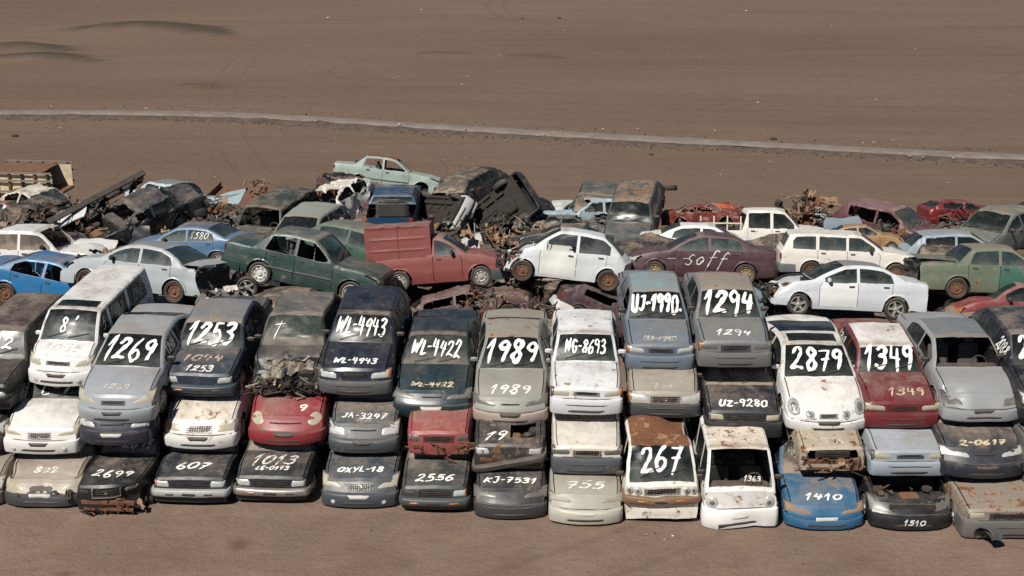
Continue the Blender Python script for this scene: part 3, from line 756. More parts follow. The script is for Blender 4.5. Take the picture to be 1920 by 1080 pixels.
    def bump(s, e, z0, z1, off, mat, name, wrap=.48, tilt=0, parent=None, lip=True):
        L, W = s.L, s.W; b = MB(); path = []
        yw = W/2*.955
        for t in (1, .66, .33, .12): path.append((wrap*t, yw, (0, 1)))
        for a in (20, 45, 70): path.append((.05*(1-math.sin(R(a))), yw-.06*(1-math.cos(R(a))), (math.sin(R(a)), math.cos(R(a)))))
        n = 7
        half = path
        mid = [(0., yw-.06-(yw-.06)*2*k/n, (1, 0)) for k in range(n+1)]
        path = half+mid+[(d, -y, (nx, -ny)) for d, y, (nx, ny) in reversed(half)]
        h = z1-z0
        sec = [(-.04, z0+.01), (off*.75, z0), (off, z0+h*.18), (off*1.03, z0+h*.5), (off, z0+h*.8), (off*.8, z0+h*.95), (.0, z1), (-.04, z1)]
        V = []; m = len(sec)
        for d, y, (nx, ny) in path:
            k = y/yw
            for o, z in sec:
                dd = (d-o*nx); zz = z+tilt*y+tilt*0
                V.append(s.warp(dd if e > 0 else L-dd, y+o*ny*(.5), zz))
        F = [(i*m+j, i*m+(j+1) % m, (i+1)*m+(j+1) % m, (i+1)*m+j) for i in range(len(path)-1) for j in range(m)]
        F += [tuple(range(m-1, -1, -1)), tuple(range((len(path)-1)*m, len(path)*m))]
        if e < 0: F = [q[::-1] for q in F]
        b.add(V, F)
        return b.build(name, mat, parent or s.root, 40)
    def strip(s, e, y0, y1, z0, z1, off, mat, name, parent=None, slats=0, skirt=.03):
        """a panel across the nose between y0 and y1 (metres)"""
        q = [(y0/(s.W/2), z0), (y1/(s.W/2), z0), (y1/(s.W/2), z1), (y0/(s.W/2), z1)]
        return s.panel(q, e, 1, off, mat, name, parent or s.root, 0, skirt=skirt)
    def front(s, lamp, lens, grille, bumper, bcol, no, emblem, extra):
        T, W = s.T, s.W; nz = T['nz']; r = s.root; hw = W/2
        LM = lens or M_LENS
        if lamp and 'lamps' not in no:
            for sg in (1, -1):
                if ('lamp'+('l' if sg > 0 else 'r')) in no:
                    for q in LAMPS[lamp]: s.panel(q, 1, sg, .008, M_BLACK, 'lamp_socket', r, nz)
                    continue
                for k, q in enumerate(LAMPS[lamp]):
                    o = s.panel(q, 1, sg, .016, LM, 'headlight', r, nz)
                    if q[0] != 'o':
                        my = sum(p[0] for p in q)/4; mz = sum(p[1] for p in q)/4
                        s.panel([(my+(p[0]-my)*1.10, mz+(p[1]-mz)*1.30) for p in q], 1, sg, .004, M_BLACK, 'gasket', o, nz)
                    if q[0] == 'o' and lamp != 'oval': s.panel(('o', q[1], q[2]-.004, q[3]*.5, q[4]*.5), 1, sg, .030, M_LENSD, 'bulb', o, nz)
                    if q[0] == 'o': s.panel(('o', q[1], q[2], q[3]*1.16, q[4]*1.16), 1, sg, -.006, M_CHROME if lamp == 'round' else s.PM, 'bezel', o, nz)
                    elif lamp in ('rect', 'almond', 'wide', 'slant'):
                        a = [q[0], (q[0][0]+.35*(q[1][0]-q[0][0]), q[0][1]+.35*(q[1][1]-q[0][1])), (q[3][0]+.35*(q[2][0]-q[3][0]), q[3][1]+.35*(q[2][1]-q[3][1])), q[3]]
                        o2 = [(q[1][0]-.14*(q[1][0]-q[0][0]), q[1][1]), q[1], q[2], (q[2][0]-.14*(q[2][0]-q[3][0]), q[2][1])]
                        if lamp in ('rect', 'wide') and s.rnd.random() < .7: s.panel(o2, 1, sg, .022, M_AMBER if s.rnd.random() < .5 else M_LENSD, 'indicator', o, nz)
        gi = {'rect': .50, 'wide': .44, 'almond': .40, 'slant': .44, 'slim': .3, 'big': .38, 'oval': .5, 'quad': .28, 'round': .5, 'twin': .5}.get(lamp, .5)
        if grille and 'grille' not in no:
            z0, z1 = {'slot': (nz-.165, nz-.07), 'full': (nz-.225, nz-.06), 'mouth': (nz-.215, nz-.055), 'thin': (nz-.10, nz-.075), 'hole': (nz-.24, nz-.04), 'twin': (nz-.14, nz-.08), 'chrome': (nz-.27, nz-.04)}[grille]
            y = gi*hw*(.98 if grille in ('full', 'hole') else .86)
            if grille == 'twin':
                for sg in (1, -1): s.strip(1, sg*y*.52-y*.4, sg*y*.52+y*.4, z0, z1, .012, M_BLACK, 'grille')
                g = None
            else:
                g = s.strip(1, -y, y, z0, z1, .010, M_BLACK, 'grille')
                n = 2 if z1-z0 < .09 else 4
                sl = MB()
                for k in range(n):
                    z = z0+(z1-z0)*(k+.7)/(n+.4)
                    sl.tube([s.end(1, y*.95*t, z, .022) for t in (-1, -.5, 0, .5, 1)], .006, n=5)
                if grille in ('full', 'chrome', 'mouth'):
                    for k in range(-5, 6): sl.tube([s.end(1, y*.17*k, z0+.01, .020), s.end(1, y*.17*k, z1-.01, .020)], .004, n=4)
                if grille != 'hole': sl.build('grille_bars', M_DARK if grille != 'mouth' else M_CHROME, g)
                if grille == 'chrome':
                    fb = MB(); q = [(-y, z0), (y, z0), (y*.96, z1), (-y*.96, z1), (-y, z0)]
                    fb.tube([s.end(1, a+(c-a)*t/4, b+(d-b)*t/4, .025) for (a, b), (c, d) in zip(q, q[1:]) for t in range(4)]+[s.end(1, -y, z0, .025)], .013, n=6)
                    fb.build('grille_frame', M_CHROME, g)
            if emblem:
                eb = MB(); c0 = (z0+z1)/2 if grille in ('full', 'mouth') else z1+.03
                if emblem == 'three':
                    c0 = z0+.11
                    for k in range(3):
                        a = R(90+120*k)
                        pts = [(0, 0), (.028*math.cos(a+R(60)-R(0)), .028*math.sin(a+R(60))), (.05*math.cos(a), .05*math.sin(a)), (.028*math.cos(a-R(60)), .028*math.sin(a-R(60)))]
                        eb.add([s.end(1, u, c0+v, .034) for u, v in pts], [(0, 1, 2, 3)])
                elif emblem == 'wings':
                    for sg in (1, -1): eb.tube([s.end(1, sg*.07, c0-.01, .03), s.end(1, sg*.2, c0+.01, .03), s.end(1, sg*.34, c0+.05, .03)], [.016, .012, .006], n=6)
                    eb.tube([s.end(1, .06*math.cos(t), c0-.005+.05*math.sin(t), .032) for t in [2*math.pi*i/12 for i in range(13)]], .009, n=5)
                else: eb.tube([s.end(1, .035*math.cos(t), c0+.03*math.sin(t), .024) for t in [2*math.pi*i/12 for i in range(13)]], .007, n=5)
                eb.build('emblem', M_CHROME, r, 30)
        BM = s.PM if bcol is None else (bcol if not isinstance(bcol, tuple) else paint(bcol, .5, .05, .3, s.seed+3))
        z0 = s.zs+.02
        if bumper in ('body', 'deep') and 'face' not in no:
            zj = min(nz-.238, .526 if nz < .9 else .626) if bumper == 'body' else nz-.243
            s.strip(1, -hw*.93, hw*.93, zj-.012, zj+.012, .012, M_BLACK, 'joint', r)
        if bumper == 'body':
            b = s.bump(1, z0-.02, min(nz-.245, .52 if nz < .9 else .62), .075, BM, 'front_bumper')
            s.strip(1, -.52, .52, z0+.03, z0+.13, .084, M_BLACK, 'air_intake', b)
            if 'plate' not in no: s.strip(1, -.24, .24, z0+.17, z0+.27, .086, M_BLACK if s.rnd.random() < .75 else M_PLATE, 'plate_recess', b)
            if 'fog' in extra:
                for sg in (1, -1): s.panel(('o', .66, z0+.10, .055, .05), 1, sg, .083, M_LENS, 'fog_lamp', b, 0)
        elif bumper == 'deep':
            b = s.bump(1, z0-.03, nz-.25, .085, BM, 'front_bumper')
            s.strip(1, -.5, .5, z0+.02, z0+.10, .098, M_BLACK, 'air_intake', b)
            s.strip(1, -.62, .62, z0+.20, z0+.225, .098, M_BLACK, 'rub_strip', b)
        elif bumper == 'bar':
            b = s.bump(1, nz-.42, nz-.25, .11, BM, 'front_bumper', wrap=.42)
            s.strip(1, -.6, .6, z0+.02, nz-.44, .012, s.PM, 'valance')
            for sg in (1, -1): s.strip(1, sg*.44-.13, sg*.44+.13, nz-.37, nz-.31, .122, M_AMBER if s.rnd.random() < .5 else M_BLACK, 'indicator', b)
            s.strip(1, -.2, .2, nz-.39, nz-.30, .122, M_DARK, 'plate_recess', b)
        elif bumper == 'hang':
            o = s.bump(1, nz-.50, nz-.34, .13, M_BLACK, 'front_bumper', wrap=.6, tilt=.20)
        if bumper is None or bumper == 'hang':
            jb = MB(); rn = s.rnd
            jb.box((s.L/2-.04, 0, .46), (.07, W*.80, .10), ch=.01); jb.box((s.L/2-.03, 0, .30), (.05, W*.74, .06))
            for k in range(9):
                y = rn.uniform(-.6, .6); jb.tube([(s.L/2-.02+rn.uniform(-.06, .05), y, rn.uniform(.28, .62)), (s.L/2+rn.uniform(-.05, .06), y+rn.uniform(-.2, .2), rn.uniform(.28, .6)), (s.L/2-.1, y+rn.uniform(-.3, .3), rn.uniform(.3, .6))], rn.uniform(.01, .03), n=5)
            jb.build('front_crossmember', M_RUST if 'rustnose' in extra else M_DARK, r)
    def rear(s, bumper, bcol, no):
        T, W, L = s.T, s.W, s.L; r = s.root; tz = T['tz']; hw = W/2
        if 'tail' in no: return
        for sg in (1, -1):
            if T['tail'] == 'deck': q = [(.60, -.20), (.97, -.22), (.97, -.06), (.60, -.07)]
            else: q = [(.80, -.30), (.97, -.30), (.97, -.08), (.80, -.08)]
            s.panel(q, -1, sg, .014, M_TAIL, 'tail_light', r, tz)
        if 'rbumper' not in no and bumper != None:
            BM = s.PM if bcol is None else (bcol if not isinstance(bcol, tuple) else paint(bcol, .5, .05, .3, s.seed+3))
            s.bump(-1, s.zs+.04, s.zs+.30, .07, BM, 'rear_bumper', wrap=.5)
    def engine(s):
        """what shows once the bonnet is gone or torn"""
        rn = random.Random(s.seed); L, W = s.L, s.W; b = MB(); cow = s.T['cowl'][0]; x0 = L/2-cow+.1; x1 = L/2-.12; zt = s.T['nz']-.03
        b.box(((x0+x1)/2, .05, zt-.22), (.42, .55, .30), 0, ch=.04); b.box(((x0+x1)/2+.02, .05, zt-.04), (.30, .42, .09), 1, ch=.03)
        b.box(((x0+x1)/2, -.5, zt-.12), (.24, .18, .2), 2, ch=.02); b.box((x1-.06, 0, zt-.16), (.05, W*.55, .3), 2)
        for k in range(26):
            p = Vector((rn.uniform(x0, x1), rn.uniform(-.62, .62), zt+rn.uniform(-.25, .02)))
            if rn.random() < .55:
                q = [p+Vector((rn.uniform(-.2, .2), rn.uniform(-.2, .2), rn.uniform(-.08, .05)))*k_ for k_ in (0, .5, 1.2)]
                b.tube(q, rn.uniform(.008, .024), rn.choice((0, 1, 2, 2)), 6)
            else: b.box(p, (rn.uniform(.05, .18), rn.uniform(.05, .2), rn.uniform(.04, .14)), rn.choice((0, 1, 2, 2)), Matrix.Rotation(rn.uniform(0, 3), 3, 'Z'), .01)
        for sg in (1, -1): b.lathe([(.13, zt-.06), (.11, zt-.01), (.05, zt), (.01, zt)], 'z', 14, 0, (x0+.16, sg*.55, 0))
        b.build('engine', [M_DARK, M_RUST, M_BLACK], s.root)
    # ---- placing
    def place(s, origin, fwd, roll=0, k=1.0):
        X = Vector(fwd).normalized(); up = Vector((0, 0, 1)); Z = (up-X*up.dot(X)).normalized(); Y = Z.cross(X)
        M = Matrix((X, Y, Z)).transposed()
        M = M @ Matrix.Rotation(roll, 3, 'X')
        s.root.matrix_world = Matrix.Translation(origin) @ M.to_4x4() @ Matrix.Diagonal((k, k, k, 1))
        return s
    def local(s, fwd, roll, p, k=1.0):
        X = Vector(fwd).normalized(); up = Vector((0, 0, 1)); Z = (up-X*up.dot(X)).normalized(); Y = Z.cross(X)
        return (Matrix((X, Y, Z)).transposed() @ Matrix.Rotation(roll, 3, 'X')) @ (Vector(p)*k)
    def facing(s, P, yaw=0., nose=0., roll=0., zref=None, k=1.0):
        """front bumper's lower edge at world point P; yaw 0 looks straight out of the row; nose = tilt down (deg)"""
        a = R(yaw); n = R(nose)
        f = Vector((math.sin(a)*math.cos(n), -math.cos(a)*math.cos(n), -math.sin(n)))
        return s.place(Vector(P)-s.local(f, R(roll), (s.L/2+.06, 0, s.zs if zref is None else zref), k), f, R(roll), k)
    def sideways(s, rear_px, front_px, sc, turn=0., roll=0.):
        """near-side wheel centres at two pixels; sc = pixels per metre at the rear wheel; turn = degrees the nose points towards the camera"""
        Pr = at_s(*rear_px, sc); wb = s.T['wd'][1]-s.T['wd'][0]
        dep = FPX/sc - wb*math.sin(R(turn))
        Pf = at_s(*front_px, FPX/dep)
        f = (Pf-Pr); k = f.length/wb; f.normalize()
        sg = 1 if f.x < 0 else -1; roll = sg*(roll+9)
        loc = s.local(f, R(roll), (s.L/2-s.T['wd'][1], sg*(s.W/2-.02), s.rw), k)
        s.place(Pr-loc, f, R(roll), k)
        if not .85 < k < 1.16: print('scale %.2f  z=%.2f  %s' % (k, (Pr-loc).z, s.root['label'][:50]))
        return s

# ---------------------------------------------------------------- desert ground
def sand_material():
    m, nt, b = newmat('desert_sand')
    tc = nt.nodes.new('ShaderNodeTexCoord'); O = tc.outputs['Object']
    def mapped(sx, sy, rz=0):
        mp = nt.nodes.new('ShaderNodeMapping'); mp.inputs['Scale'].default_value = (sx, sy, 1); mp.inputs['Rotation'].default_value = (0, 0, R(rz))
        nt.links.new(O, mp.inputs[0]); return mp.outputs[0]
    big = noise_n(nt, mapped(.02, .055, 4), 1.0, 6, .6, .4)
    streak = noise_n(nt, mapped(.05, 1.0, 2.5), 1.0, 7, .65, .3)
    mid = noise_n(nt, O, .55, 7, .62, .3); fine = noise_n(nt, O, 9, 6, .7); grit = noise_n(nt, O, 42, 3, .6)
    c = mix_n(nt, math_n(nt, 'MULTIPLY_ADD', big, 2.4, -.7, clamp=True), (.135, .092, .066), (.200, .146, .108))
    c = mix_n(nt, math_n(nt, 'MULTIPLY', math_n(nt, 'MULTIPLY_ADD', streak, 2.6, -.9, clamp=True), .55), c, (.225, .160, .117))
    red = noise_n(nt, mapped(.06, .16), 1.0, 5, .6, .6)
    c = mix_n(nt, math_n(nt, 'MULTIPLY', math_n(nt, 'MULTIPLY_ADD', red, 5, -2.6, clamp=True), .45), c, (.215, .126, .092))
    blot = noise_n(nt, mapped(.9, 2.0), 1.0, 8, .68, .6)
    c = mix_n(nt, math_n(nt, 'MULTIPLY', math_n(nt, 'MULTIPLY_ADD', blot, 3, -1.2, clamp=True), .30), c, (.135, .088, .062))
    # compacted reddish earth near the stacks
    sx = nt.nodes.new('ShaderNodeSeparateXYZ'); nt.links.new(O, sx.inputs[0])
    nearf = math_n(nt, 'MULTIPLY_ADD', sx.outputs[1], -.09, 4.0, clamp=True)
    c = mix_n(nt, math_n(nt, 'MULTIPLY', nearf, math_n(nt, 'MULTIPLY_ADD', mid, .8, .35, clamp=True)), c, mix_n(nt, math_n(nt, 'MULTIPLY_ADD', blot, 2.2, -.6, clamp=True), mix_n(nt, mid, (.205, .130, .105), (.305, .205, .168)), mix_n(nt, mid, (.235, .170, .122), (.37, .27, .20))))
    c = mix_n(nt, math_n(nt, 'ADD', math_n(nt, 'MULTIPLY_ADD', fine, 1.6, -.55), math_n(nt, 'MULTIPLY_ADD', noise_n(nt, mapped(1.6, 4.2), 1., 8, .72, .5), 1.6, -.55), clamp=True), mix_n(nt, .38, c, (.05, .034, .026)), c)
    c = mix_n(nt, math_n(nt, 'MULTIPLY', math_n(nt, 'MULTIPLY_ADD', grit, 6, -3.7, clamp=True), .5), c, (.24, .185, .15))
    c = mix_n(nt, math_n(nt, 'MULTIPLY', math_n(nt, 'MULTIPLY_ADD', grit, -6, 2.3, clamp=True), .55), c, (.045, .03, .023))
    # wheel ruts sweeping over the flat
    for rz, sc, wt in ((7, .52, .30), (-11, .35, .22), (38, .42, .18)):
        w = nt.nodes.new('ShaderNodeTexWave'); w.inputs['Scale'].default_value = sc*.12; w.inputs['Distortion'].default_value = 5.; w.inputs['Detail'].default_value = 2.; w.inputs['Detail Scale'].default_value = .25
        w.bands_direction = 'Y'; nt.links.new(mapped(.35, 1, rz), w.inputs[0])
        f = math_n(nt, 'MULTIPLY', math_n(nt, 'MULTIPLY_ADD', w.outputs[1], 14, -12.9, clamp=True), wt)
        f = math_n(nt, 'MULTIPLY', f, math_n(nt, 'MULTIPLY_ADD', noise_n(nt, mapped(.03, .05, rz), 1., 3), 4, -1.9, clamp=True))
        c = mix_n(nt, f, c, (.075, .05, .038))
    # damp or oily stains near the stacks, and wheel tracks curving over the far sand
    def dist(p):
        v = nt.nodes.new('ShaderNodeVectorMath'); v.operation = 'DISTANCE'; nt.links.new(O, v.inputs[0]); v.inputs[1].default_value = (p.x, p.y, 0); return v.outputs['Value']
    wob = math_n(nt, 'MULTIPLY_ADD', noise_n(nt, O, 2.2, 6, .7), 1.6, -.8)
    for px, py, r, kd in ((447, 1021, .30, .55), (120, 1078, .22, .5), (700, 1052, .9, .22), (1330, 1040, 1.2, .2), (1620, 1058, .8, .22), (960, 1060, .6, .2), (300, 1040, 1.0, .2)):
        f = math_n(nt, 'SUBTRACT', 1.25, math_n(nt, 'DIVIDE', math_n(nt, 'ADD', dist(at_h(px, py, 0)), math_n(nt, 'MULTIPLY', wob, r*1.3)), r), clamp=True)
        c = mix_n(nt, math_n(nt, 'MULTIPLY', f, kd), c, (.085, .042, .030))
    def circle3(a, b_, d_):
        A, B, C_ = (at_h(*q, 0) for q in (a, b_, d_)); D_ = 2*(A.x*(B.y-C_.y)+B.x*(C_.y-A.y)+C_.x*(A.y-B.y)); q = [p.x*p.x+p.y*p.y for p in (A, B, C_)]
        ctr = Vector(((q[0]*(B.y-C_.y)+q[1]*(C_.y-A.y)+q[2]*(A.y-B.y))/D_, (q[0]*(C_.x-B.x)+q[1]*(A.x-C_.x)+q[2]*(B.x-A.x))/D_, 0)); return ctr, math.hypot(A.x-ctr.x, A.y-ctr.y)
    gate = noise_n(nt, mapped(.06, .06), 1., 3)
    for tri, wd, kd in ((((645, 140), (668, 121), (730, 114)), .10, .5), (((425, 246), (458, 300), (500, 345)), .07, .35), (((1100, 60), (1400, 82), (1800, 78)), .12, .35), (((100, 190), (500, 178), (900, 196)), .12, .3), (((1900, 150), (1500, 190), (1100, 176)), .1, .3), (((250, 330), (330, 290), (520, 262)), .07, .3)):
        ctr, rad = circle3(*tri); d_ = dist(ctr)
        for o in (-.75, .75):
            f = math_n(nt, 'SUBTRACT', 1., math_n(nt, 'DIVIDE', math_n(nt, 'ABSOLUTE', math_n(nt, 'SUBTRACT', math_n(nt, 'ADD', d_, math_n(nt, 'MULTIPLY', wob, .08)), rad+o)), wd*1.6), clamp=True)
            c = mix_n(nt, math_n(nt, 'MULTIPLY', math_n(nt, 'MULTIPLY', f, math_n(nt, 'MULTIPLY_ADD', gate, 3, -1.0, clamp=True)), kd), c, (.075, .050, .037))
    ab = nt.nodes.new('ShaderNodeAttribute'); ab.attribute_name = 'coarse'
    c = mix_n(nt, math_n(nt, 'MULTIPLY', ab.outputs['Fac'], math_n(nt, 'MULTIPLY_ADD', mid, .5, .6), clamp=True), c, (.056, .047, .037))   # exposed darker grit on the mounds
    nt.links.new(c, b.inputs['Base Color']); b.inputs['Roughness'].default_value = .95; b.inputs['Specular IOR Level'].default_value = .15
    bp = nt.nodes.new('ShaderNodeBump'); bp.inputs['Strength'].default_value = .8; bp.inputs['Distance'].default_value = .10
    nt.links.new(math_n(nt, 'ADD', math_n(nt, 'MULTIPLY', mid, .7), math_n(nt, 'ADD', math_n(nt, 'MULTIPLY', fine, .5), math_n(nt, 'MULTIPLY', grit, .25))), bp.inputs['Height']); nt.links.new(bp.outputs[0], b.inputs['Normal'])
    return m
# low wind-blown mounds: (pixel x, pixel y, half length, half width, height)
MOUNDS = []
for px, py, a, b_, h in ((272, 57, 6.8, 3.6, .8), (40, 92, 4.0, 2.2, .6), (70, 110, 4.3, 2.0, .5), (368, 163, 1.5, .9, .25), (985, 106, 2.4, 1.0, .2), (835, 100, 2.0, .9, .15)):
    p = at_h(px, py, 0); MOUNDS.append((p.x, p.y, a, b_, h))
def gz(x, y):
    z = .10*noise.noise(Vector((x*.03, y*.05, 1))) + .035*noise.noise(Vector((x*.22, y*.3, 4)))
    if y < 45: z *= max(0., (y-36)/9) if y > 36 else 0
    for mx, my, a, b_, h in MOUNDS:
        u, v = (x-mx)/a, (y-my)/b_; v2 = v*1.9 if v > 0 else v      # gentle front, steeper far side
        q = u*u+v2*v2
        if q < 5: z += h*math.exp(-q*1.3)
    if y < 36: z += .014*noise.noise(Vector((x*.8, y*.8, 0)))
    return z
def ground():
    xs = [-900, -500, -300, -180, -120, -90]+[-70+i*.7 for i in range(201)]+[90, 120, 180, 300, 500, 900]
    ys = [-300, -100, -30, 5, 12, 16]+[18+i*.5 for i in range(44)]
    y = 40
    while y < 190: ys.append(y); y *= 1.010
    ys += [200, 230, 280, 360, 500, 800, 1400]
    V = [(x, y, gz(x, y)) for y in ys for x in xs]; n = len(xs)
    F = [(j*n+i, j*n+i+1, (j+1)*n+i+1, (j+1)*n+i) for j in range(len(ys)-1) for i in range(n-1)]
    o = mesh_obj('ground', V, F, sand_material(), None, 60)
    at = o.data.attributes.new('coarse', 'FLOAT', 'POINT')
    def coarse(x, y):
        k = 0.
        for i, (mx, my, a, b_, h) in enumerate(MOUNDS):
            u, v = (x-mx)/a, (y-my)/b_
            if abs(u) < 1.5 and abs(v) < 2:
                n = .25*noise.noise(Vector((x*.5, y*.5, 3)))
                e = min((v+.75+n+.25*u)*2.6, (1.05*(1-u*u)-v*.9+n-.1)*3.0); k = max(k, min(1, max(0, e))*(1 if h > .3 else .6))
        return k
    at.data.foreach_set('value', [coarse(p[0], p[1]) for p in V]); tag(o, 'brown desert sand with faint wheel tracks and low wind-blown mounds', 'ground', None, 'structure')
ground()
# ---- graded track across the sand: pale crown, dark ploughed edge on the near side
RP = [(-500, 219), (-200, 217), (0, 214), (150, 215), (300, 214), (420, 217), (560, 224), (700, 233), (850, 243), (1000, 251), (1200, 261), (1400, 271), (1600, 283), (1800, 293), (1920, 299), (2200, 313), (3400, 380)]
RC = [at_h(x, y, 0) for x, y in RP]
def road_pts(step=.8):
    out = []
    for a, b_ in zip(RC, RC[1:]):
        n = max(1, int((b_-a).length/step)); out += [a.lerp(b_, i/n) for i in range(n)]
    q = [sum((out[max(0, min(len(out)-1, i+k))] for k in range(-8, 9)), Vector())/17 for i in range(len(out))]
    return q
def track():
    m, nt, b = newmat('graded_gravel'); tc = nt.nodes.new('ShaderNodeTexCoord'); n1 = noise_n(nt, tc.outputs['Object'], 1.2, 7, .65); n2 = noise_n(nt, tc.outputs['Object'], 7, 5, .7)
    c = mix_n(nt, math_n(nt, 'MULTIPLY_ADD', n1, 2, -.5, clamp=True), (.16, .130, .110), (.30, .265, .24)); c = mix_n(nt, math_n(nt, 'MULTIPLY_ADD', n2, 1.2, -.4, clamp=True), mix_n(nt, .4, c, (.07, .05, .04)), c)
    nt.links.new(c, b.inputs['Base Color']); b.inputs['Roughness'].default_value = .95
    m2, nt, b = newmat('ploughed_edge'); tc = nt.nodes.new('ShaderNodeTexCoord'); n1 = noise_n(nt, tc.outputs['Object'], 2.5, 7, .7)
    c = mix_n(nt, math_n(nt, 'MULTIPLY_ADD', n1, 2.4, -.7, clamp=True), (.045, .032, .026), (.13, .092, .07)); nt.links.new(c, b.inputs['Base Color']); b.inputs['Roughness'].default_value = 1
    P = road_pts(); V, F = [], []; V2, F2 = [], []
    rnd = random.Random(4)
    for i, p in enumerate(P):
        t = (P[min(i+1, len(P)-1)]-P[max(i-1, 0)]).normalized(); nrm = Vector((-t.y, t.x, 0))
        zs = [gz(*(p+nrm*o)[:2]) for o in (-3, 0, 3)]; z0 = sum(zs)/3
        for k, (o, h) in enumerate(((-.75, .05), (-.5, .16), (-.25, .13), (0, .16), (.25, .13), (.5, .16), (.75, .06), (1.0, -.1))):
            V.append(p+nrm*(o*(.74+.34*noise.noise(p*.15))+.10*noise.noise(p*.9+Vector((k, 0, 0))))+Vector((0, 0, z0+h+.03*noise.noise(p*.8+Vector((0, k, 0))))))
        e = .55+1.0*max(0, noise.noise(p*.09)+.25)
        for k, (o, h) in enumerate(((-.6, .02), (-.8, .10), (-.95-.15*e, .12*e+.05), (-1.05-.45*e, .05), (-1.25-.6*e, -.12))):
            V2.append(p+nrm*(o+.2*noise.noise(p*1.7+Vector((k, 3, 0))))+Vector((0, 0, z0+h+.10*e*noise.noise(p*2.3+Vector((0, k, 5))))))
    for V_, F_, n in ((V, F, 8), (V2, F2, 5)):
        F_ += [(i*n+j+1, i*n+j, (i+1)*n+j, (i+1)*n+j+1) for i in range(len(P)-1) for j in range(n-1)]
    tag(mesh_obj('road', V, F, m, None, 60), 'pale graded dirt track crossing the desert behind the scrapyard', 'road', None, 'structure')
    tag(mesh_obj('road_verge', V2, F2, m2, None, 60), 'dark rough earth edge along the near side of the dirt track', 'verge', None, 'structure')
track()
# ---- stones and scattered litter
def pebble(b, p, r, m, rnd):
    n = 6; q = [rnd.uniform(.7, 1.25) for _ in range(n)]
    V = [Vector((math.cos(2*math.pi*k/n)*r*q[k], math.sin(2*math.pi*k/n)*r*q[k]*.8, -r*.2)) for k in range(n)]
    V += [Vector((math.cos(2*math.pi*k/n)*r*.6*q[k], math.sin(2*math.pi*k/n)*r*.55*q[k], r*.55*q[(k+2) % n])) for k in range(n)]
    b.add([v+Vector(p) for v in V], [(k, (k+1) % n, n+(k+1) % n, n+k) for k in range(n)]+[tuple(range(n, 2*n))], m)
def scatter():
    rnd = random.Random(11)
    b = MB()
    for k in range(5200):                       # grit and stones over the near ground and along the track
        if k < 2600 and k % 3: continue
        if k < 2600: p = at_h(rnd.uniform(-60, 1980), rnd.uniform(945, 1085), 0); r = rnd.uniform(.004, .013)*(1 if rnd.random() < .97 else 2.4)
        elif k < 4100:
            q = RC[rnd.randrange(1, len(RC)-2)]; q2 = RC[RC.index(q)+1]; p = q.lerp(q2, rnd.random())+Vector((rnd.uniform(-1, 1), -rnd.uniform(.9, 2.0) if rnd.random() < .85 else rnd.uniform(.9, 2), 0)); r = rnd.uniform(.015, .06)
        else: p = at_h(rnd.uniform(-60, 1980), 20+310*rnd.random()**.7, 0); r = rnd.uniform(.015, .05)
        p.z = gz(p.x, p.y)+.004+(.03 if 2600 <= k < 4100 else 0); pebble(b, p, r, 0 if rnd.random() < .65 else 1, rnd)
    o = b.build('stones', [simple('stone_dark', (.055, .04, .032), .95, 0, .4, 5), simple('stone_pale', (.175, .135, .11), .95, 0, .3, 5)], None, 0)
    tag(o, 'small dark and pale stones strewn over the brown earth', 'stones', None, 'stuff')
    b = MB()
    spots = [(96, 206), (274, 205), (367, 221), (745, 146), (735, 149), (877, 145), (866, 159), (1399, 21), (1234, 9), (733, 1), (790, 20), (615, 35), (574, 88), (1715, 92), (1130, 247), (1196, 246), (1340, 249), (1617, 273), (1638, 272), (1705, 299), (1730, 301), (1788, 303), (1855, 303), (1007, 259), (1020, 256), (1642, 185), (1420, 192), (1778, 343), (1096, 347), (872, 248), (590, 233), (750, 239), (1210, 267), (114, 246), (373, 248), (1246, 1012), (1262, 1005), (1212, 1003)]
    for px, py in spots+[(rnd.uniform(0, 1920), rnd.uniform(2, 335)) for _ in range(90)]:
        p = at_h(px, py, 0); big = (px, py) in spots; d = (p-CAMP).length
        sz = (d/FPX)*(rnd.uniform(1.6, 3.2) if big else rnd.uniform(.6, 1.5)); p.z = gz(p.x, p.y)+sz*.3+(.15 if 205 < py < 310 else 0)
        b.grid(lambda u, v: p+Vector(((u-.5)*sz*rnd.uniform(1, 2.2), (v-.5)*sz*1.6, sz*.6*noise.noise(Vector((u*2, v*2, px)))+sz*.2)), 3, 3, 0 if rnd.random() < .75 else 1)
    o = b.build('litter', [simple('litter_pale', (.55, .52, .48), .8, 0, .3, 4), simple('litter_tan', (.30, .22, .16), .8, 0, .3, 4)], None, 0)
    tag(o, 'white and tan scraps of windblown rubbish scattered across the sand', 'litter', None, 'stuff')
    for px, py, s_ in ((1048, 34, .42), (1450, 260, .40), (28, 256, .40), (1221, 290, .28), (980, 35, .3)):
        p = at_h(px, py, 0); p.z = gz(p.x, p.y)
        b = MB(); b.lathe([(.2, .02), (.3, .0), (.34, .09), (.3, .18), (.2, .16), (.19, .09), (.2, .02)], 'z', 18, 0)
        o = b.build('old_tyre', M_RUB, None, 40); o.location = p; o.scale = (s_*1.3,)*3
        tag(o, {1048: 'dark tyre lying alone on the sand near the upper edge', 1450: 'dark tyre lying just beyond the dirt track', 28: 'dark tyre on the sand between the track and the rusty truck bed', 1221: 'small dark tyre in front of the dirt track above the dark grey van', 980: 'faint dark tyre lying beside another on the far sand'}[px], 'tyre', 'discarded tyres out on the sand')
scatter()

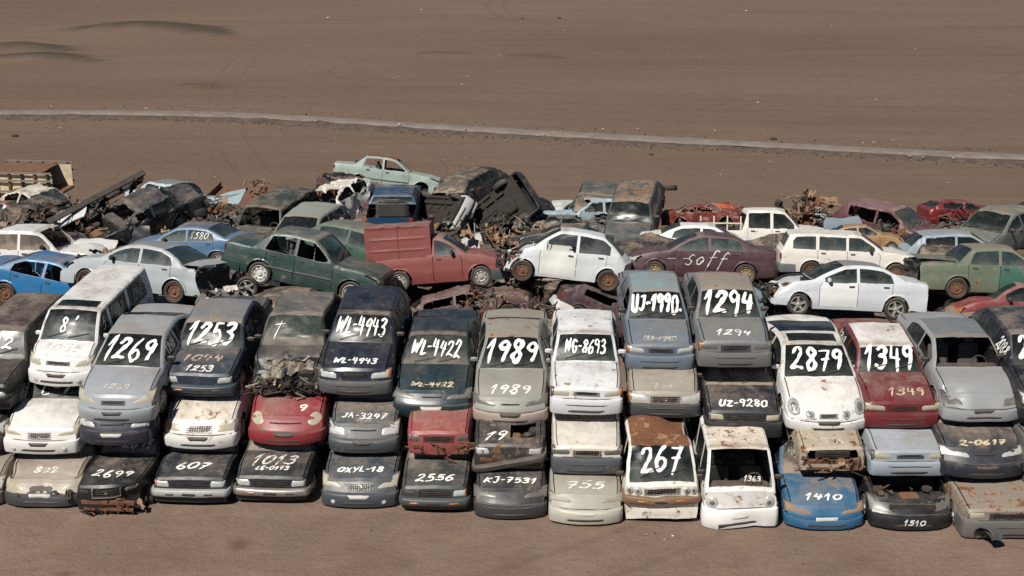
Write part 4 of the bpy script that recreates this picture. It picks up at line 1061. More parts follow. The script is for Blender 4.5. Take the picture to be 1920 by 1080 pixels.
# ---------------------------------------------------------------- the stacked front row
def px_per_m(P): return FPX/((P-CAMP).dot(Vector((0, CY, -SY))))
YAW0 = -1.9
G_ROW = 'numbered scrap cars stacked in the front row'
STACK = []
def stack(cars, y0=None):
    """cars from the ground up; each: (bumper-bottom pixel x, y, width in pixels, set-back m, nose-down deg, roll, yaw) + Car settings"""
    Yb = y0
    for i, (pos, kw) in enumerate(cars):
        px, py, w, back, nose, roll, yaw = (list(pos)+[0]*7)[:7]
        if Yb is None: Yb = at_h(px, py, .06).y
        P = at_y(px, py, Yb+back); sc = px_per_m(P); Wm = w/sc
        if i and P.z < .3: print('low', kw['label'], P.z)
        if not 1.5 < Wm < 1.85: print('width %.2f %s' % (Wm, kw['label'][:40]))
        kw.setdefault('group', G_ROW); kw.setdefault('dust', .95); kw.setdefault('fade', .5)
        c = Car(W=Wm, **kw); c.facing(P, YAW0+yaw, nose, roll); STACK.append(c)
def g(t, **k): return dict(text=t, **k)
NAVY, BLACK, WHITE, GREEN = (.010, .016, .030), (.011, .012, .013), (.70, .69, .66), (.010, .030, .028)
def crumple(c, d0, d1, w, amp, mat, name, lift=.03, seed=0, n=14):
    b = MB()
    def f(u, v):
        d = d0+(d1-d0)*u; y = (v-.5)*w; p = c.top(max(0, d), y, lift) if d >= 0 else c.end(1, y, c.T['nz']-.1+d*1.2, .06)
        q = Vector((u*3.1, v*4.2, seed)); return p+Vector((amp*noise.noise(q*1.6), .3*amp*noise.noise(q+Vector((9, 0, 0))), amp*1.1*noise.noise(q*1.3+Vector((3, 1, 0)))+.5*amp*noise.noise(q*4)))
    b.grid(f, n, n); return b.build(name, mat, c.root, 22)
def tangle(c, mats, n=40, z=(.25, .68), seed=0, name='torn_front', out=.16):
    rn = random.Random(seed); b = MB(); L = c.L
    for k in range(n):
        p = Vector((L/2+rn.uniform(-.22, out), rn.uniform(-.72, .72), rn.uniform(*z)))
        if rn.random() < .6: b.tube([p, p+Vector((rn.uniform(-.15, .15), rn.uniform(-.25, .25), rn.uniform(-.14, .14))), p+Vector((rn.uniform(-.2, .12), rn.uniform(-.4, .4), rn.uniform(-.2, .1)))], rn.uniform(.008, .028), rn.randrange(len(mats)), 5)
        else:
            s0 = rn.uniform(0, 50); M = Matrix.Rotation(rn.uniform(0, 6), 3, 'X') @ Matrix.Rotation(rn.uniform(-1, 1), 3, 'Z'); a, e = rn.uniform(.1, .3), rn.uniform(.08, .2)
            b.grid(lambda u, v: p+M @ Vector((.07*noise.noise(Vector((u*3, v*3, s0))), (u-.5)*a, (v-.5)*e)), 5, 5, rn.randrange(len(mats)))
    return b.build(name, mats, c.root, 25)
# column 1
stack([
 ((72, 953, 150, 0, 0, 0, -1), dict(label='tan dusty hatchback numbered 872 with grille missing, on the ground', typ='sedan', col=(.36, .31, .25), dust=1.2, lamp='big', lens=M_LENSY, grille='hole', bumper='body', bcol=(.05, .055, .06), wind='dusty', texts=[g('872', on='hood', d=.46, h=.26, w=.56, wt=.055, mat=M_WORN, seed=5)], dents=[(.1, .1, .5, .4, (.16, 0, -.02)), (.5, -.7, .7, .4, (0, .08, -.06))], dmg=.018)),
 ((74, 852, 146, .85, 5, 0, -1), dict(label='white estate car with yellowed lamps, under the white van numbered 8', typ='wagon', col=WHITE, dust=.55, rust=.05, lamp='big', lens=M_LENSY, grille='mouth', bumper='body', wind='mid', texts=[g('L-1', d=1.42, h=.34, w=.7, wt=.06, mat=M_WORN)], extra=('fog',), emblem=True, dents=[(1.4, -.72, .7, .35, (0, .1, -.05))])),
 ((106, 724, 126, 1.9, 1.5, -1, -4), dict(label='white van with 8 on its windscreen and a dark roof hatch', typ='van', cat='van', col=(.70, .70, .68), dust=.5, rust=.18, lamp='slant', lens=M_LENSY, grille='slot', bumper='body', wind='mid', glass='clean', extra=('sunroof', 'fog', 'bmirror'), texts=[g("8 '", d=.94, h=.40, w=.36, wt=.055), g('1055', on='hood', d=.34, h=.26, w=.9, wt=.05, mat=M_FAINT)] + [g(t, on='side', d=dd, z=1.30, h=.26, w=ww, sg=1, wt=.03, mat=M_WORN) for t, dd, ww in (('1357', 2.28, .5), ('1347', 3.5, .55), ('5', 1.25, .16))])),
])
tangle(STACK[-3], [M_DARK, M_DARK, M_CHROME, simple('rad_green', (.08, .10, .09), .7, .2)], 9, (.38, .54), 4, 'grille_remains', out=-.06)
# column 2
stack([
 ((202, 965, 128, 0, 0, 0, -2), dict(label='black saloon numbered 2699 with chrome-framed grille and bumper torn off', typ='longbox', col=BLACK, dust=.75, lamp='rect', lens=M_LENS, grille='chrome', emblem='three', bumper=None, wind='dusty', no=('lampr',), extra=('rustnose', 'steer'), texts=[g('2691', d=1.64, h=.30, w=.62, wt=.045, mat=M_WORN, y0=.22, slant=.25), g('5R', d=1.70, h=.3, w=.32, wt=.04, mat=M_FAINT, y0=-.34), g('2699', on='hood', d=.50, h=.24, w=.88, wt=.045)], dents=[(.1, .75, .5, .45, (.35, -.12, .05))])),
 ((210, 836, 136, 1.0, 5, 0, 0), dict(label='dark blue saloon with bright lamps squeezed under silver-blue 1269', typ='sedan', col=(.022, .022, .040), dust=.6, lamp='almond', grille='thin', bumper='body', wind='dusty', dmg=.012)),
 ((212, 794, 150, 1.15, 9, 0, -3), dict(label='silver-blue saloon with 1269 painted across its windscreen', typ='sedan', col=(.29, .315, .34), dust=.7, rust=.08, fade=.5, gloss=.7, lamp='big', lens=M_LENSY, grille='slot', bumper='body', wind='clean', texts=[g('1269', h=.62, w=1.14, wt=.085, slant=.2), g('1269', on='hood', d=.36, h=.22, w=.6, wt=.05, mat=M_FAINT), g('1269', on='side', d=1.95, z=1.13, h=.22, w=.55, sg=1, wt=.035)], no=('mr',))),
])
tangle(STACK[-3], [M_RUST, M_DARK, M_DARK, M_TANRUST], 14, (.16, .42), 6, out=.03)
# column 3
stack([
 ((356, 947, 146, 0, 0, 0, 0), dict(label='dark boxy saloon numbered 607 with pale cracked bumper, at ground level', typ='boxy', col=(.016, .021, .028), dust=.72, lamp='rect', grille='full', bumper='bar', bcol=(.34, .36, .34), wind='dusty', texts=[g('607', on='hood', d=.46, h=.27, w=.72, wt=.055)])),
 ((372, 842, 140, .95, 5, 0, 0), dict(label='white saloon with rusty bonnet spots between 607 and 1253', typ='sedan', col=WHITE, dust=.9, rust=.26, lamp='wide', lens=M_LENSY, grille='mouth', bumper='body', emblem=True, hoodcol=(.72, .66, .56, .9, .30), wind='dusty')),
 ((372, 748, 140, 1.75, 6, 0, -2), dict(label='dark navy saloon with 1253 on its windscreen and 1044 on the bonnet', typ='boxy', col=(.020, .034, .055), dust=.55, rust=.12, fade=.6, lamp='rect', grille=None, bumper='bar', bcol=(.03, .045, .06), roofcol=(.15, .17, .19, .6, .22), wind='clean', texts=[g('1253', h=.56, w=1.12, wt=.085, slant=.22), g('1044', on='hood', d=.66, h=.26, w=.95, wt=.055, mat=M_TANP), g('1253', on='hood', d=.25, h=.22, w=.62, wt=.045, mat=M_WORN), g('1253', on='side', d=1.9, z=1.12, h=.24, w=.55, sg=1, wt=.035, mat=M_WORN)])),
])
# column 4
stack([
 ((508, 944, 144, 0, 0, 0, 0), dict(label='dark boxy saloon numbered 1013 with a thin chrome bumper, at ground level', typ='boxy', col=(.014, .019, .025), dust=.68, lamp='rect', grille='full', bumper='bar', bcol=M_CHROME, wind='dusty', texts=[g('1013', on='hood', d=.66, h=.42, w=.98, wt=.05, mat=M_WORN, slant=.25), g('LE-0173', on='hood', d=.32, h=.15, w=.74, wt=.03)])),
 ((533, 835, 146, .95, 5, 0, 0), dict(label='red rounded car marked 9 with oval lamps, under the crumpled black car', typ='sedan', col=(.25, .026, .030), dust=.8, fade=.5, gloss=.6, lamp='oval', lens=M_LENSY, grille='thin', bumper='body', wind='dusty', texts=[g('9', on='hood', d=.42, h=.28, w=.17, wt=.06, mat=M_WORN, y0=.36)])),
 ((533, 744, 140, 1.75, 6, 1, -2), dict(label='black hatchback with smashed nose, gold plate and a cross on its windscreen', typ='hatch', col=(.018, .020, .023), dust=.55, fade=.5, lamp=None, grille='thin', bumper=None, roofcol=(.075, .080, .082, .6, .03), glass='clean', wind='green', hoodcol=(.03, .032, .036, .5, .15), texts=[g('+', d=1.45, h=.34, w=.26, wt=.028, mat=M_WORN, y0=-.36)], no=('wipers',), dmg=.03, dents=[(.05, .5, .6, .5, (.55, -.1, -.10)), (.15, -.55, .6, .4, (.2, .1, -.12))])),
])
SMASH = STACK[-1]
M_BARE = simple('bare_dented_metal', (.30, .27, .215), .5, .3, .65, 7, .6)
crumple(SMASH, -.02, .50, 1.30, .11, M_BARE, 'buckled_bonnet_edge', .02, 2, 26)
tangle(SMASH, [M_DARK, M_BLACK, M_BARE, M_UNDER], 44, (.18, .60), 5, out=.06)
SMASH.strip(1, -.16, .12, .44, .53, .17, simple('plate_gold', (.42, .30, .07), .5, 0, .2, 9), 'number_plate')
# column 5
stack([
 ((672, 952, 146, 0, 0, 0, 0), dict(label='dark saloon numbered OXYL-18 with pale lamps and winged grille bar', typ='sedan', col=(.050, .062, .075), dust=.75, gloss=.6, lamp='big', lens=M_LENSY, grille='mouth', emblem='wings', bumper='body', extra=('fog',), wind='dusty', texts=[g('OXYL-18', on='hood', d=.44, h=.25, w=1.02, wt=.045)])),
 ((680, 850, 134, .95, 5, 0, 0), dict(label='dusty charcoal saloon numbered JA-3247 in the middle of its stack', typ='sedan', col=(.055, .066, .076), dust=1.25, rust=.14, lamp='slant', grille='thin', bumper='body', wind='dusty', texts=[g('JA-3247', on='hood', d=.40, h=.24, w=1.02, wt=.045, mat=M_WORN), g('3247', on='hood', d=.20, h=.1, w=.36, wt=.03, mat=M_FAINT)])),
 ((663, 740, 140, 1.8, 7.5, 0, -2), dict(label='navy hatchback numbered WL-4943 with grey bumper and bright lamps', typ='hatch', col=NAVY, dust=.16, fade=.3, gloss=.9, rust=.06, lamp='wide', lens=M_LENS, grille='slot', bumper='deep', bcol=(.10, .105, .11), wind='clean', texts=[g('WL-4943', h=.50, w=1.16, wt=.05, slant=.22), g('WL-4943', on='hood', d=.33, h=.24, w=1.0, wt=.042), g('4943', on='side', d=2.8, z=1.14, h=.2, w=.5, sg=1, wt=.03, mat=M_WORN)])),
])
# column 6
stack([
 ((814, 961, 132, 0, 0, 0, 0), dict(label='grey-green boxy car numbered 2556 with one lamp missing, at ground level', typ='boxy', col=(.036, .043, .042), dust=.75, lamp='rect', grille='full', bumper='bar', bcol=(.06, .07, .075), no=('lampr',), wind='dusty', texts=[g('2556', on='hood', d=.34, h=.25, w=.84, wt=.048)])),
 ((822, 858, 122, .95, 5, 0, 0), dict(label='faded red car with rust-eaten nose between 2556 and WL-4422', typ='boxy', col=(.30, .060, .060), dust=.9, rust=.30, lamp='rect', lens=M_LENSD, grille='full', bumper=None, extra=('rustnose',), wind='dusty', dmg=.02)),
 ((808, 785, 148, 1.8, 6, 0, -1), dict(label='dark green saloon numbered WL-4422 with slim lamps', typ='sedan', col=(.010, .026, .034), dust=.20, rust=.08, fade=.3, gloss=.9, lamp='slim', lens=M_LENSD, grille='thin', bumper='body', wind='green', glass='clean', texts=[g('WL-4422', h=.50, w=1.16, wt=.052, slant=.2), g('WL-4422', on='hood', d=.30, h=.23, w=.98, wt=.05, mat=M_TANP), g('4422', on='side', d=1.9, z=1.12, h=.2, w=.5, sg=1, wt=.03, mat=M_WORN)], no=('ml',))),
])
tangle(STACK[-2], [M_RUST, M_TANRUST, M_RUST, M_DARK], 14, (.24, .50), 3, out=.05)
# column 7
stack([
 ((956, 972, 138, 0, 0, 0, 0), dict(label='black saloon numbered KJ-7531 with split grille, at ground level', typ='sedan', col=(.022, .024, .026), dust=.7, rust=.18, lamp='slim', lens=M_LENSD, grille='twin', bumper='deep', bcol=(.04, .044, .048), wind='dusty', texts=[g('(KJ-7531', on='hood', d=.40, h=.26, w=1.16, wt=.05)] if False else [g('KJ-7531', on='hood', d=.40, h=.26, w=1.14, wt=.05)])),
 ((954, 884, 136, .85, 5, 0, 0), dict(label='black car with torn-open bonnet and front bumper hanging off at an angle', typ='boxy', col=(.030, .032, .034), dust=.95, rust=.30, lamp='rect', grille=None, bumper='hang', extra=('torn', 'rustnose'), wind='dusty', texts=[g('19', on='hood', d=.32, h=.34, w=.42, wt=.045, mat=M_WORN, y0=-.3, slant=.4)], dmg=.015)),
 ((956, 797, 142, 1.75, 8, 0, 0), dict(label='olive-grey saloon with 1989 on its windscreen and rust blots on the roof', typ='sedan', col=(.26, .265, .235), dust=.72, rust=.10, fade=.4, gloss=.4, lamp='slim', lens=M_LENSD, grille='thin', bumper='body', bcol=(.42, .34, .29), wind='clean', roofcol=(.27, .27, .235, .7, .34), texts=[g('1989', h=.60, w=1.20, wt=.09, slant=.1), g('1989', on='hood', d=.36, h=.36, w=.92, wt=.06, mat=M_WORN), g('1989', on='side', d=1.9, z=1.12, h=.2, w=.5, sg=1, wt=.03, mat=M_FAINT)], extra=('bmirror',))),
])
# column 8
stack([
 ((1098, 984, 140, 0, 0, 0, 0), dict(label='beige rounded car numbered 755 without lamps, at ground level', typ='sedan', col=(.36, .34, .28), dust=.85, rust=.10, lamp='slim', lens=simple('lens_sandy', (.27, .25, .20), .5, 0, .3, 9), grille=None, bumper='body', bcol=(.48, .46, .39), wind='dusty', texts=[g('755', on='hood', d=.46, h=.34, w=.84, wt=.06, mat=M_WORN)])),
 ((1100, 888, 134, .9, 5, 0, 0), dict(label='cream saloon with rust-streaked bonnet and dark bumper, above 755', typ='boxy', col=(.66, .62, .54), dust=.55, rust=.16, lamp='wide', lens=M_LENSD, grille='full', bumper='deep', bcol=(.075, .085, .095), wind='dusty')),
 ((1099, 777, 136, 1.75, 5, 0, 0), dict(label='white boxy saloon numbered NG-8693 with rust along its nose', typ='boxy', col=(.70, .71, .72), dust=.42, rust=.24, fade=.1, lamp='wide', lens=M_LENSY, grille='slot', bumper='deep', bcol=(.62, .62, .64), wind='mid', texts=[g('NG-8693', h=.40, w=.94, wt=.045)], extra=('bmirror',))),
])
# column 9
stack([
 ((1240, 978, 146, 0, 0, 1, 0), dict(label='white van numbered 267 with a buckled rust-covered roof', typ='bus', cat='van', col=(.74, .71, .63), dust=.25, rust=.24, lamp='twin', lens=M_LENS, grille='full', bumper='bar', bcol=(.20, .12, .07), wind='mid', glass='clean', roofcol=(.30, .20, .14, .7, .80), texts=[g('267', d=.36, h=.60, w=.90, wt=.085, slant=.15)], dents=[(.95, .1, 1.8, .42, (0, 0, -.16)), (1.75, -.25, 1.85, .45, (0, 0, .16)), (1.6, .65, 1.5, .5, (0, -.12, -.22)), (3.2, 0, 1.8, .9, (0, 0, -.5))], dmg=.03, open_=('w0',))),
 ((1246, 783, 136, 1.95, 5, 0, 0), dict(label='sandy grey hatchback with chrome-bright lamps, under UJ-1990', typ='hatch', col=(.34, .31, .26), dust=1.1, rust=.1, lamp='wide', lens=M_LENS, grille='full', emblem=True, bumper='deep', bcol=(.05, .055, .055), wind='dusty', texts=[g('196', on='hood', d=.26, h=.22, w=.5, wt=.05, mat=M_FAINT)])),
 ((1238, 694, 128, 2.9, 6, 0, 1), dict(label='blue-grey saloon numbered UJ-1990 at the top of its stack', typ='boxy', col=(.125, .160, .195), dust=.6, rust=.10, fade=.6, gloss=.3, lamp='wide', lens=M_LENS, grille='slot', bumper='deep', bcol=(.14, .18, .22), roofcol=(.20, .29, .33, .5, .18), wind='clean', texts=[g('UJ-1990.', h=.52, w=1.18, wt=.072, slant=.08), g('UJ-1990', on='hood', d=.24, h=.18, w=.74, wt=.05, mat=M_FAINT)], open_=('w0l', 'w0r'))),
])
# column 10
stack([
 ((1388, 988, 142, 0, 0, 1, 0), dict(label='white round-lamped van with rusty roof edge and no windscreen', typ='bus', cat='van', col=(.74, .73, .70), dust=.35, rust=.28, lamp='round', lens=M_LENS, grille=None, bumper='body', bcol=(.80, .79, .76), wind=None, roofcol=(.74, .66, .55, .5, .34), dents=[(0, -.5, .35, .25, (-.12, 0, -.05)), (0, .3, .3, .2, (.1, 0, 0))], dmg=.016, texts=[g('1363', on='hood', d=.16, h=.12, w=.36, wt=.02, y0=.25)])),
 ((1395, 820, 146, 1.75, 4, 0, 0), dict(label='black boxy car numbered UZ-9280 with a bonnet scoop', typ='boxy', col=(.014, .016, .022), dust=.72, lamp='rect', lens=M_LENSY, grille='full', bumper='deep', bcol=(.02, .021, .023), wind='dusty', texts=[g('UZ-9280', on='hood', d=.30, h=.27, w=1.06, wt=.05), g('UZ-9280', d=1.66, h=.3, w=1.0, wt=.05, mat=M_TANP)], extra=('scoop',))),
 ((1378, 688, 138, 2.6, 3.5, 0, 1), dict(label='grey boxy saloon numbered 1294 with rust stains on its roof', typ='boxy', col=(.155, .165, .172), dust=.6, rust=.06, fade=.5, gloss=.35, lamp='wide', lens=M_LENSD, grille='full', bumper='deep', bcol=(.14, .135, .13), roofcol=(.25, .23, .21, .75, .34), wind='mid', texts=[g('1294', h=.60, w=1.14, wt=.095, slant=.12), g('1294', on='hood', d=.36, h=.24, w=.80, wt=.05, mat=M_WORN)])),
])
# column 11
stack([
 ((1550, 994, 150, 0, 0, 0, 1), dict(label='bright blue car numbered 1410 with sandy slim lamps, at ground level', typ='coupe', col=(.022, .115, .225), dust=1.2, fade=.2, gloss=.5, lamp='slim', lens=M_TANRUST, grille=None, bumper='body', wind='dusty', texts=[g('1410', on='hood', d=.36, h=.24, w=.80, wt=.055)], dmg=.012, dents=[(0, .1, .45, .3, (.07, 0, -.03))])),
 ((1560, 888, 128, .95, 4, 0, 2), dict(label='sand-coloured car with a stripped rusty front, above blue 1410', typ='boxy', col=(.44, .38, .29), dust=.9, rust=.38, lamp=None, grille='full', bumper=None, extra=('rustnose', 'steer'), no=('face',), wind='dusty', texts=[g('1704', on='hood', d=.22, h=.22, w=.56, wt=.05, mat=M_FAINT)], dmg=.018)),
 ((1553, 812, 154, 1.6, 8, 0, 2), dict(label='white coupe numbered 2879 with sunroof and four round lamps', typ='coupe', col=(.70, .70, .68), dust=.5, rust=.2, fade=.1, lamp='quad', lens=simple('lens_grey', (.30, .31, .31), .25, 0, .3), grille='slot', bumper='body', wind='clean', extra=('sunroof', 'bmirror'), hoodcol=(.74, .72, .68, .5, .20), no=('lampr_x',), texts=[g('2879', h=.58, w=1.18, wt=.085, slant=.15)])),
])
tangle(STACK[-2], [M_RUST, M_TANRUST, M_DARK, M_TANRUST], 26, (.22, .60), 8, out=.02)
# column 12
stack([
 ((1713, 994, 156, 0, 0, 0, 2), dict(label='black car numbered 1510 with its bonnet gone and engine showing', typ='sedan', col=(.014, .015, .017), dust=.4, rust=.05, gloss=.8, lamp='slant', lens=M_LENSD, grille=None, bumper='body', no=('hood', 'plate'), wind='dusty', texts=[g('1510', on='nose', h=.12, w=.46, wt=.030, z=.405)])),
 ((1704, 892, 144, .95, 4, 0, 2), dict(label='silver-blue saloon with dusty bonnet, below maroon 1349', typ='boxy', col=(.33, .365, .40), dust=1.1, rust=.14, lamp='wide', lens=M_LENSY, grille='slot', bumper='deep', bcol=(.31, .36, .41), wind='dusty', dmg=.014)),
 ((1692, 802, 142, 1.7, 6, 0, 3), dict(label='maroon saloon numbered 1349 with a white dusty roof', typ='boxy', col=(.140, .016, .021), dust=.7, rust=.12, fade=.35, gloss=.7, lamp='wide', lens=M_LENSY, grille='slot', bumper='deep', roofcol=(.72, .70, .68, .5, .20), wind='clean', texts=[g('1349', h=.60, w=1.12, wt=.085, slant=.12), g('1349', on='hood', d=.40, h=.30, w=.80, wt=.05, mat=M_TANP, y0=.15), g('1349', on='side', d=2.8, z=1.1, h=.22, w=.5, sg=-1, wt=.03, mat=M_WORN)], dmg=.012)),
])
# column 13
stack([
 ((1890, 1008, 170, 0, 0, 0, 3), dict(label='sandy brown car with rust-blotched bonnet and torn bumper corner, at ground level', typ='longbox', col=(.25, .22, .185), dust=1.1, rust=.40, lamp='rect', lens=M_LENSY, grille='full', bumper='deep', bcol=(.13, .125, .12), wind='dusty', dmg=.014)),
 ((1850, 898, 160, .95, 4, 0, 3), dict(label='dusty black saloon with blotchy yellowed lettering, below the silver car', typ='sedan', col=(.018, .021, .030), dust=.75, rust=.15, lamp='slim', lens=M_LENS, grille='thin', bumper='body', wind='dusty', texts=[g('2-0617', on='hood', d=.26, h=.24, w=1.0, wt=.06, mat=M_TANP)])),
 ((1845, 792, 150, 1.75, 4.5, 0, 3), dict(label='silver-grey saloon with no windscreen glass and a dented nose', typ='sedan', col=(.27, .28, .285), dust=.55, rust=.06, fade=.5, gloss=.75, lamp='slant', lens=M_LENSD, grille=None, bumper='body', wind=None, glass='clean', roofcol=(.13, .165, .20, .6, .08), dents=[(0, .1, .45, .35, (.10, 0, -.03)), (.1, -.6, .6, .3, (.12, .05, -.04))], dmg=.014, open_=('w0',))),
])
# column 14, cut by the frame
stack([
 ((2030, 1016, 160, 0, 0, 0, 3), dict(label='dark car at ground level cut off by the edge beside the brown car', typ='boxy', col=(.05, .05, .05), dust=1, wind='dusty')),
 ((2010, 900, 160, .95, 4, 0, 3), dict(label='grey car mostly out of frame below the black car marked 2', typ='boxy', col=(.10, .10, .10), dust=1, wind='dusty')),
 ((1990, 790, 150, 1.75, 8, 0, 4), dict(label='black hatchback with a large 2 on its windscreen at the frame edge', typ='hatch', col=(.012, .013, .018), dust=.5, rust=.1, fade=.4, gloss=.9, roofcol=(.03, .035, .045, .8, .05), wind='clean', texts=[g('2088', h=.55, w=1.1, wt=.09), g('2088', on='side', d=1.75, z=1.12, h=.26, w=.6, sg=-1, wt=.035)])),
])
# column 0, cut by the frame
stack([
 ((-70, 950, 140, 0, 0, 0, 0), dict(label='pale dusty car at ground level cut off by the edge beside 872', typ='sedan', col=(.30, .26, .2), dust=1.2, wind='dusty')),
 ((-62, 850, 130, .9, 4, 0, 0), dict(label='dark saloon mostly out of frame beside the white estate car', typ='sedan', col=(.02, .02, .022), dust=.8, wind='dusty')),
 ((-44, 772, 132, 1.35, 3, 0, -3), dict(label='black jeep with 442 on its windscreen beside the white van', typ='suv', cat='jeep', col=(.012, .012, .014), dust=.4, roofcol=(.050, .034, .032, .8, .1), wind='clean', lamp='round', grille='full', bumper='bar', texts=[g('442', h=.30, w=.8, wt=.05)])),
])

# ---------------------------------------------------------------- the row lying side-on behind the stacks
G_SIDE = 'wrecks lying side-on behind the front row'
def sw(rear, front, sc, turn=0, roll=0, **kw):
    kw.setdefault('group', G_SIDE); kw.setdefault('dust', .6); kw.setdefault('fade', .4)
    return Car(**kw).sideways(rear, front, sc, turn, roll)
sw((8, 551), (176, 582), 66, 4, -3, label='bright blue saloon side-on at the frame edge behind the black jeep', col=(.014, .155, .36), dust=.6, fade=.3, gloss=.8, glass='clean', wind='clean', open_=('w0', 'w1'), rim='rust', no=('mirrors',), lamp='slim')
c = sw((325, 548), (160, 527), 69, -16, 2, label='silver saloon with its tail bashed in, behind the white van', col=(.40, .44, .46), dust=.6, rust=.05, fade=.5, gloss=.8, glass='blue', wind='clean', roofcol=(.24, .27, .29, .6, .04), rim='rust', lamp='slim', emblem=False, no=('trunk', 'tail', 'rbumper', 'Rr'), dents=[(4.2, .5, .8, .45, (-.45, -.1, -.05)), (4.3, -.3, .7, .5, (-.35, .05, -.05))], dmg=.012)
def trunk_hollow(c, mat=M_BLACK):
    """a black torn boot face"""
    b = MB(); rn = random.Random(3)
    def f(u, v):
        p = c.end(-1, (u-.5)*c.W*.96, .34+.60*v, .03); return p+Vector((-.08*noise.noise(Vector((u*6, v*6, 1)))-.03, 0, .05*noise.noise(Vector((u*5, v*5, 7)))))
    b.grid(f, 12, 8); b.build('torn_boot_face', mat, c.root, 20)
    b = MB(); b.grid(lambda u, v: c.warp(c.T['bb'][0]+.04+(c.L-c.T['bb'][0]-.02)*u, (v-.5)*1.30, c.zt(c.T['bb'][0]+.1+.5*u)+.035+.05*u), 6, 6); b.build('trunk_lid', c.PM, c.root)
trunk_hollow(c)
sw((486, 513), (657, 550), 66.5, 9, -2, label='dark green saloon tipped nose down, with white eight-hole wheels', typ='boxy', col=(.028, .058, .054), dust=.6, rust=.1, fade=.95, gloss=.8, glass='clean', wind='mid', open_=('w0', 'w1'), rim='white', lamp='slant', lens=M_LENSY, bumper='deep', bcol=(.016, .045, .045), roofcol=(.05, .075, .07, .7, .08), moulding=True, no=('mr',), dmg=.012)
sw((592, 484), (728, 520), 60, 24, 0, label='green hatchback with a pale windscreen between the green saloon and the red van', typ='hatch', col=(.040, .105, .072), dust=.6, fade=.6, glass='blue', wind='green', roofcol=(.12, .14, .12, .8, .06), extra=('scoop',))
# the red box van
c = sw((749, 529), (902, 519), 64, 2, 1, label='red panel van with a tall ribbed cargo box', typ='cabvan', cat='van', col=(.225, .052, .044), dust=.9, rust=.08, fade=.75, gloss=.25, glass='blue', wind='clean', rim='steel', lamp='rect', lens=M_LENSD, bumper='deep', bcol=(.05, .06, .066), rbcol=(.05, .05, .055), no=('tail',), dmg=.008)
def cargo_box(c, x0, x1, z0, z1, wid, mat, name, ribs=3):
    b = MB()
    L = c.L
    def side(sg):
        def f(u, v):
            x = x0+(x1-x0)*u; z = z0+(z1-z0)*v; y = wid/2-.05*max(0, v-.55)
            t = (v*4) % 1; y -= .014 if .10 < t < .9 and .06 < u < .94 else 0
            return Vector((x, sg*(y+.006*noise.noise(Vector((u*4, v*4, sg)))), z))
        return f
    for sg in (1, -1): b.grid(side(sg), 24, 32)
    def roof(u, v):
        x = x0+(x1-x0)*u; y = (v-.5)*(wid-.09); z = z1+.05*(1-(2*v-1)**2)+.012*(1 if int(u*12) % 3 == 0 else 0)
        return Vector((x, y, z+.01*noise.noise(Vector((u*3, v*3, 5)))))
    b.grid(roof, 24, 12)
    for x, s_ in ((x0, 1), (x1, -1)): b.grid(lambda u, v: Vector((x, (u-.5)*(wid-.07), z0+(z1-z0+.03)*v)), 6, 8)
    o = b.build(name, mat, c.root, 25)
    t = MB(); xm = x0+(x1-x0)*.5
    for x in (x0+.01, xm, x1-.01):
        t.tube([(x, -wid/2-.004, z0), (x, -wid/2+.03, z1), (x, 0, z1+.065), (x, wid/2-.03, z1), (x, wid/2+.004, z0)], .014, n=5)
    t.build('seam_strip', mat, o)
    return o
cargo_box(c, -c.L/2+.02, c.L/2-2.12, .55, 1.80, 1.52, c.PM, 'cargo_box')
sw((1140, 527), (979, 508), 66, -3, 1, label='white hatchback with rusty wheels between the red van and the blue-grey 1990 car', typ='micro', col=(.66, .68, .68), dust=.28, rust=.03, fade=.1, gloss=.8, glass='mid', wind=None, open_=('w0',), rim='rust', doorcol=(.76, .75, .70, .3, .06), lamp='oval', no=('mirrors', 'hood', 'tail'), bumper=None, dents=[(.1, .5, .6, .5, (.25, -.1, -.05)), (2.4, .8, .5, .3, (0, -.05, 0))], dmg=.012)
sw((1252, 484), (1404, 491), 58, 4, 0, label='white saloon half hidden behind the scrawled maroon car', col=(.77, .77, .76), dust=.2, rust=.02, fade=.05, gloss=.8, glass='blue', wind='clean', lamp='slim')
c = sw((1398, 515), (1227, 509), 65, -3, 2, label='maroon saloon with white scrawl on its door', col=(.070, .030, .036), dust=.35, rust=.05, fade=.65, gloss=.45, glass='blue', wind='clean', rim='ochre', lamp='slim', rbcol=(.05, .024, .028), bumper='body', dmg=.010, no=('mirrors',))
c.text_side('soff', 2.35, .74, .42, 1.1, 1, .03, M_WORN, .3, name='painted_scrawl'); c.text_side('--', 1.55, .70, .2, .7, 1, .028, M_WORN, .3, name='painted_scrawl')
sw((1521, 508), (1680, 513), 62, 6, 0, label='white estate car with grey lower sides and chipped roof', typ='wagon', col=(.72, .69, .63), dust=.3, rust=.13, fade=.1, glass='blue', wind='clean', rim='rust', lamp='wide', lens=M_AMBER, bcol=(.13, .14, .15), moulding=True)
c = sw((1680, 580), (1497, 571), 70.5, 0, 1, label='white saloon with a smashed-in nose, side-on above 2879 and 1349', col=(.64, .67, .70), dust=.3, rust=.03, fade=.2, gloss=.85, glass='mid', wind='clean', rim='alloy', roofcol=(.22, .25, .28, .7, .05), doorcol=(.80, .80, .79, .15, .02), no=('hood', 'lamps', 'face', 'mr'), lamp=None, grille=None, bumper=None, extra=('bmirror',), dents=[(0, .2, .6, .55, (.22, 0, .06))], dmg=.010)
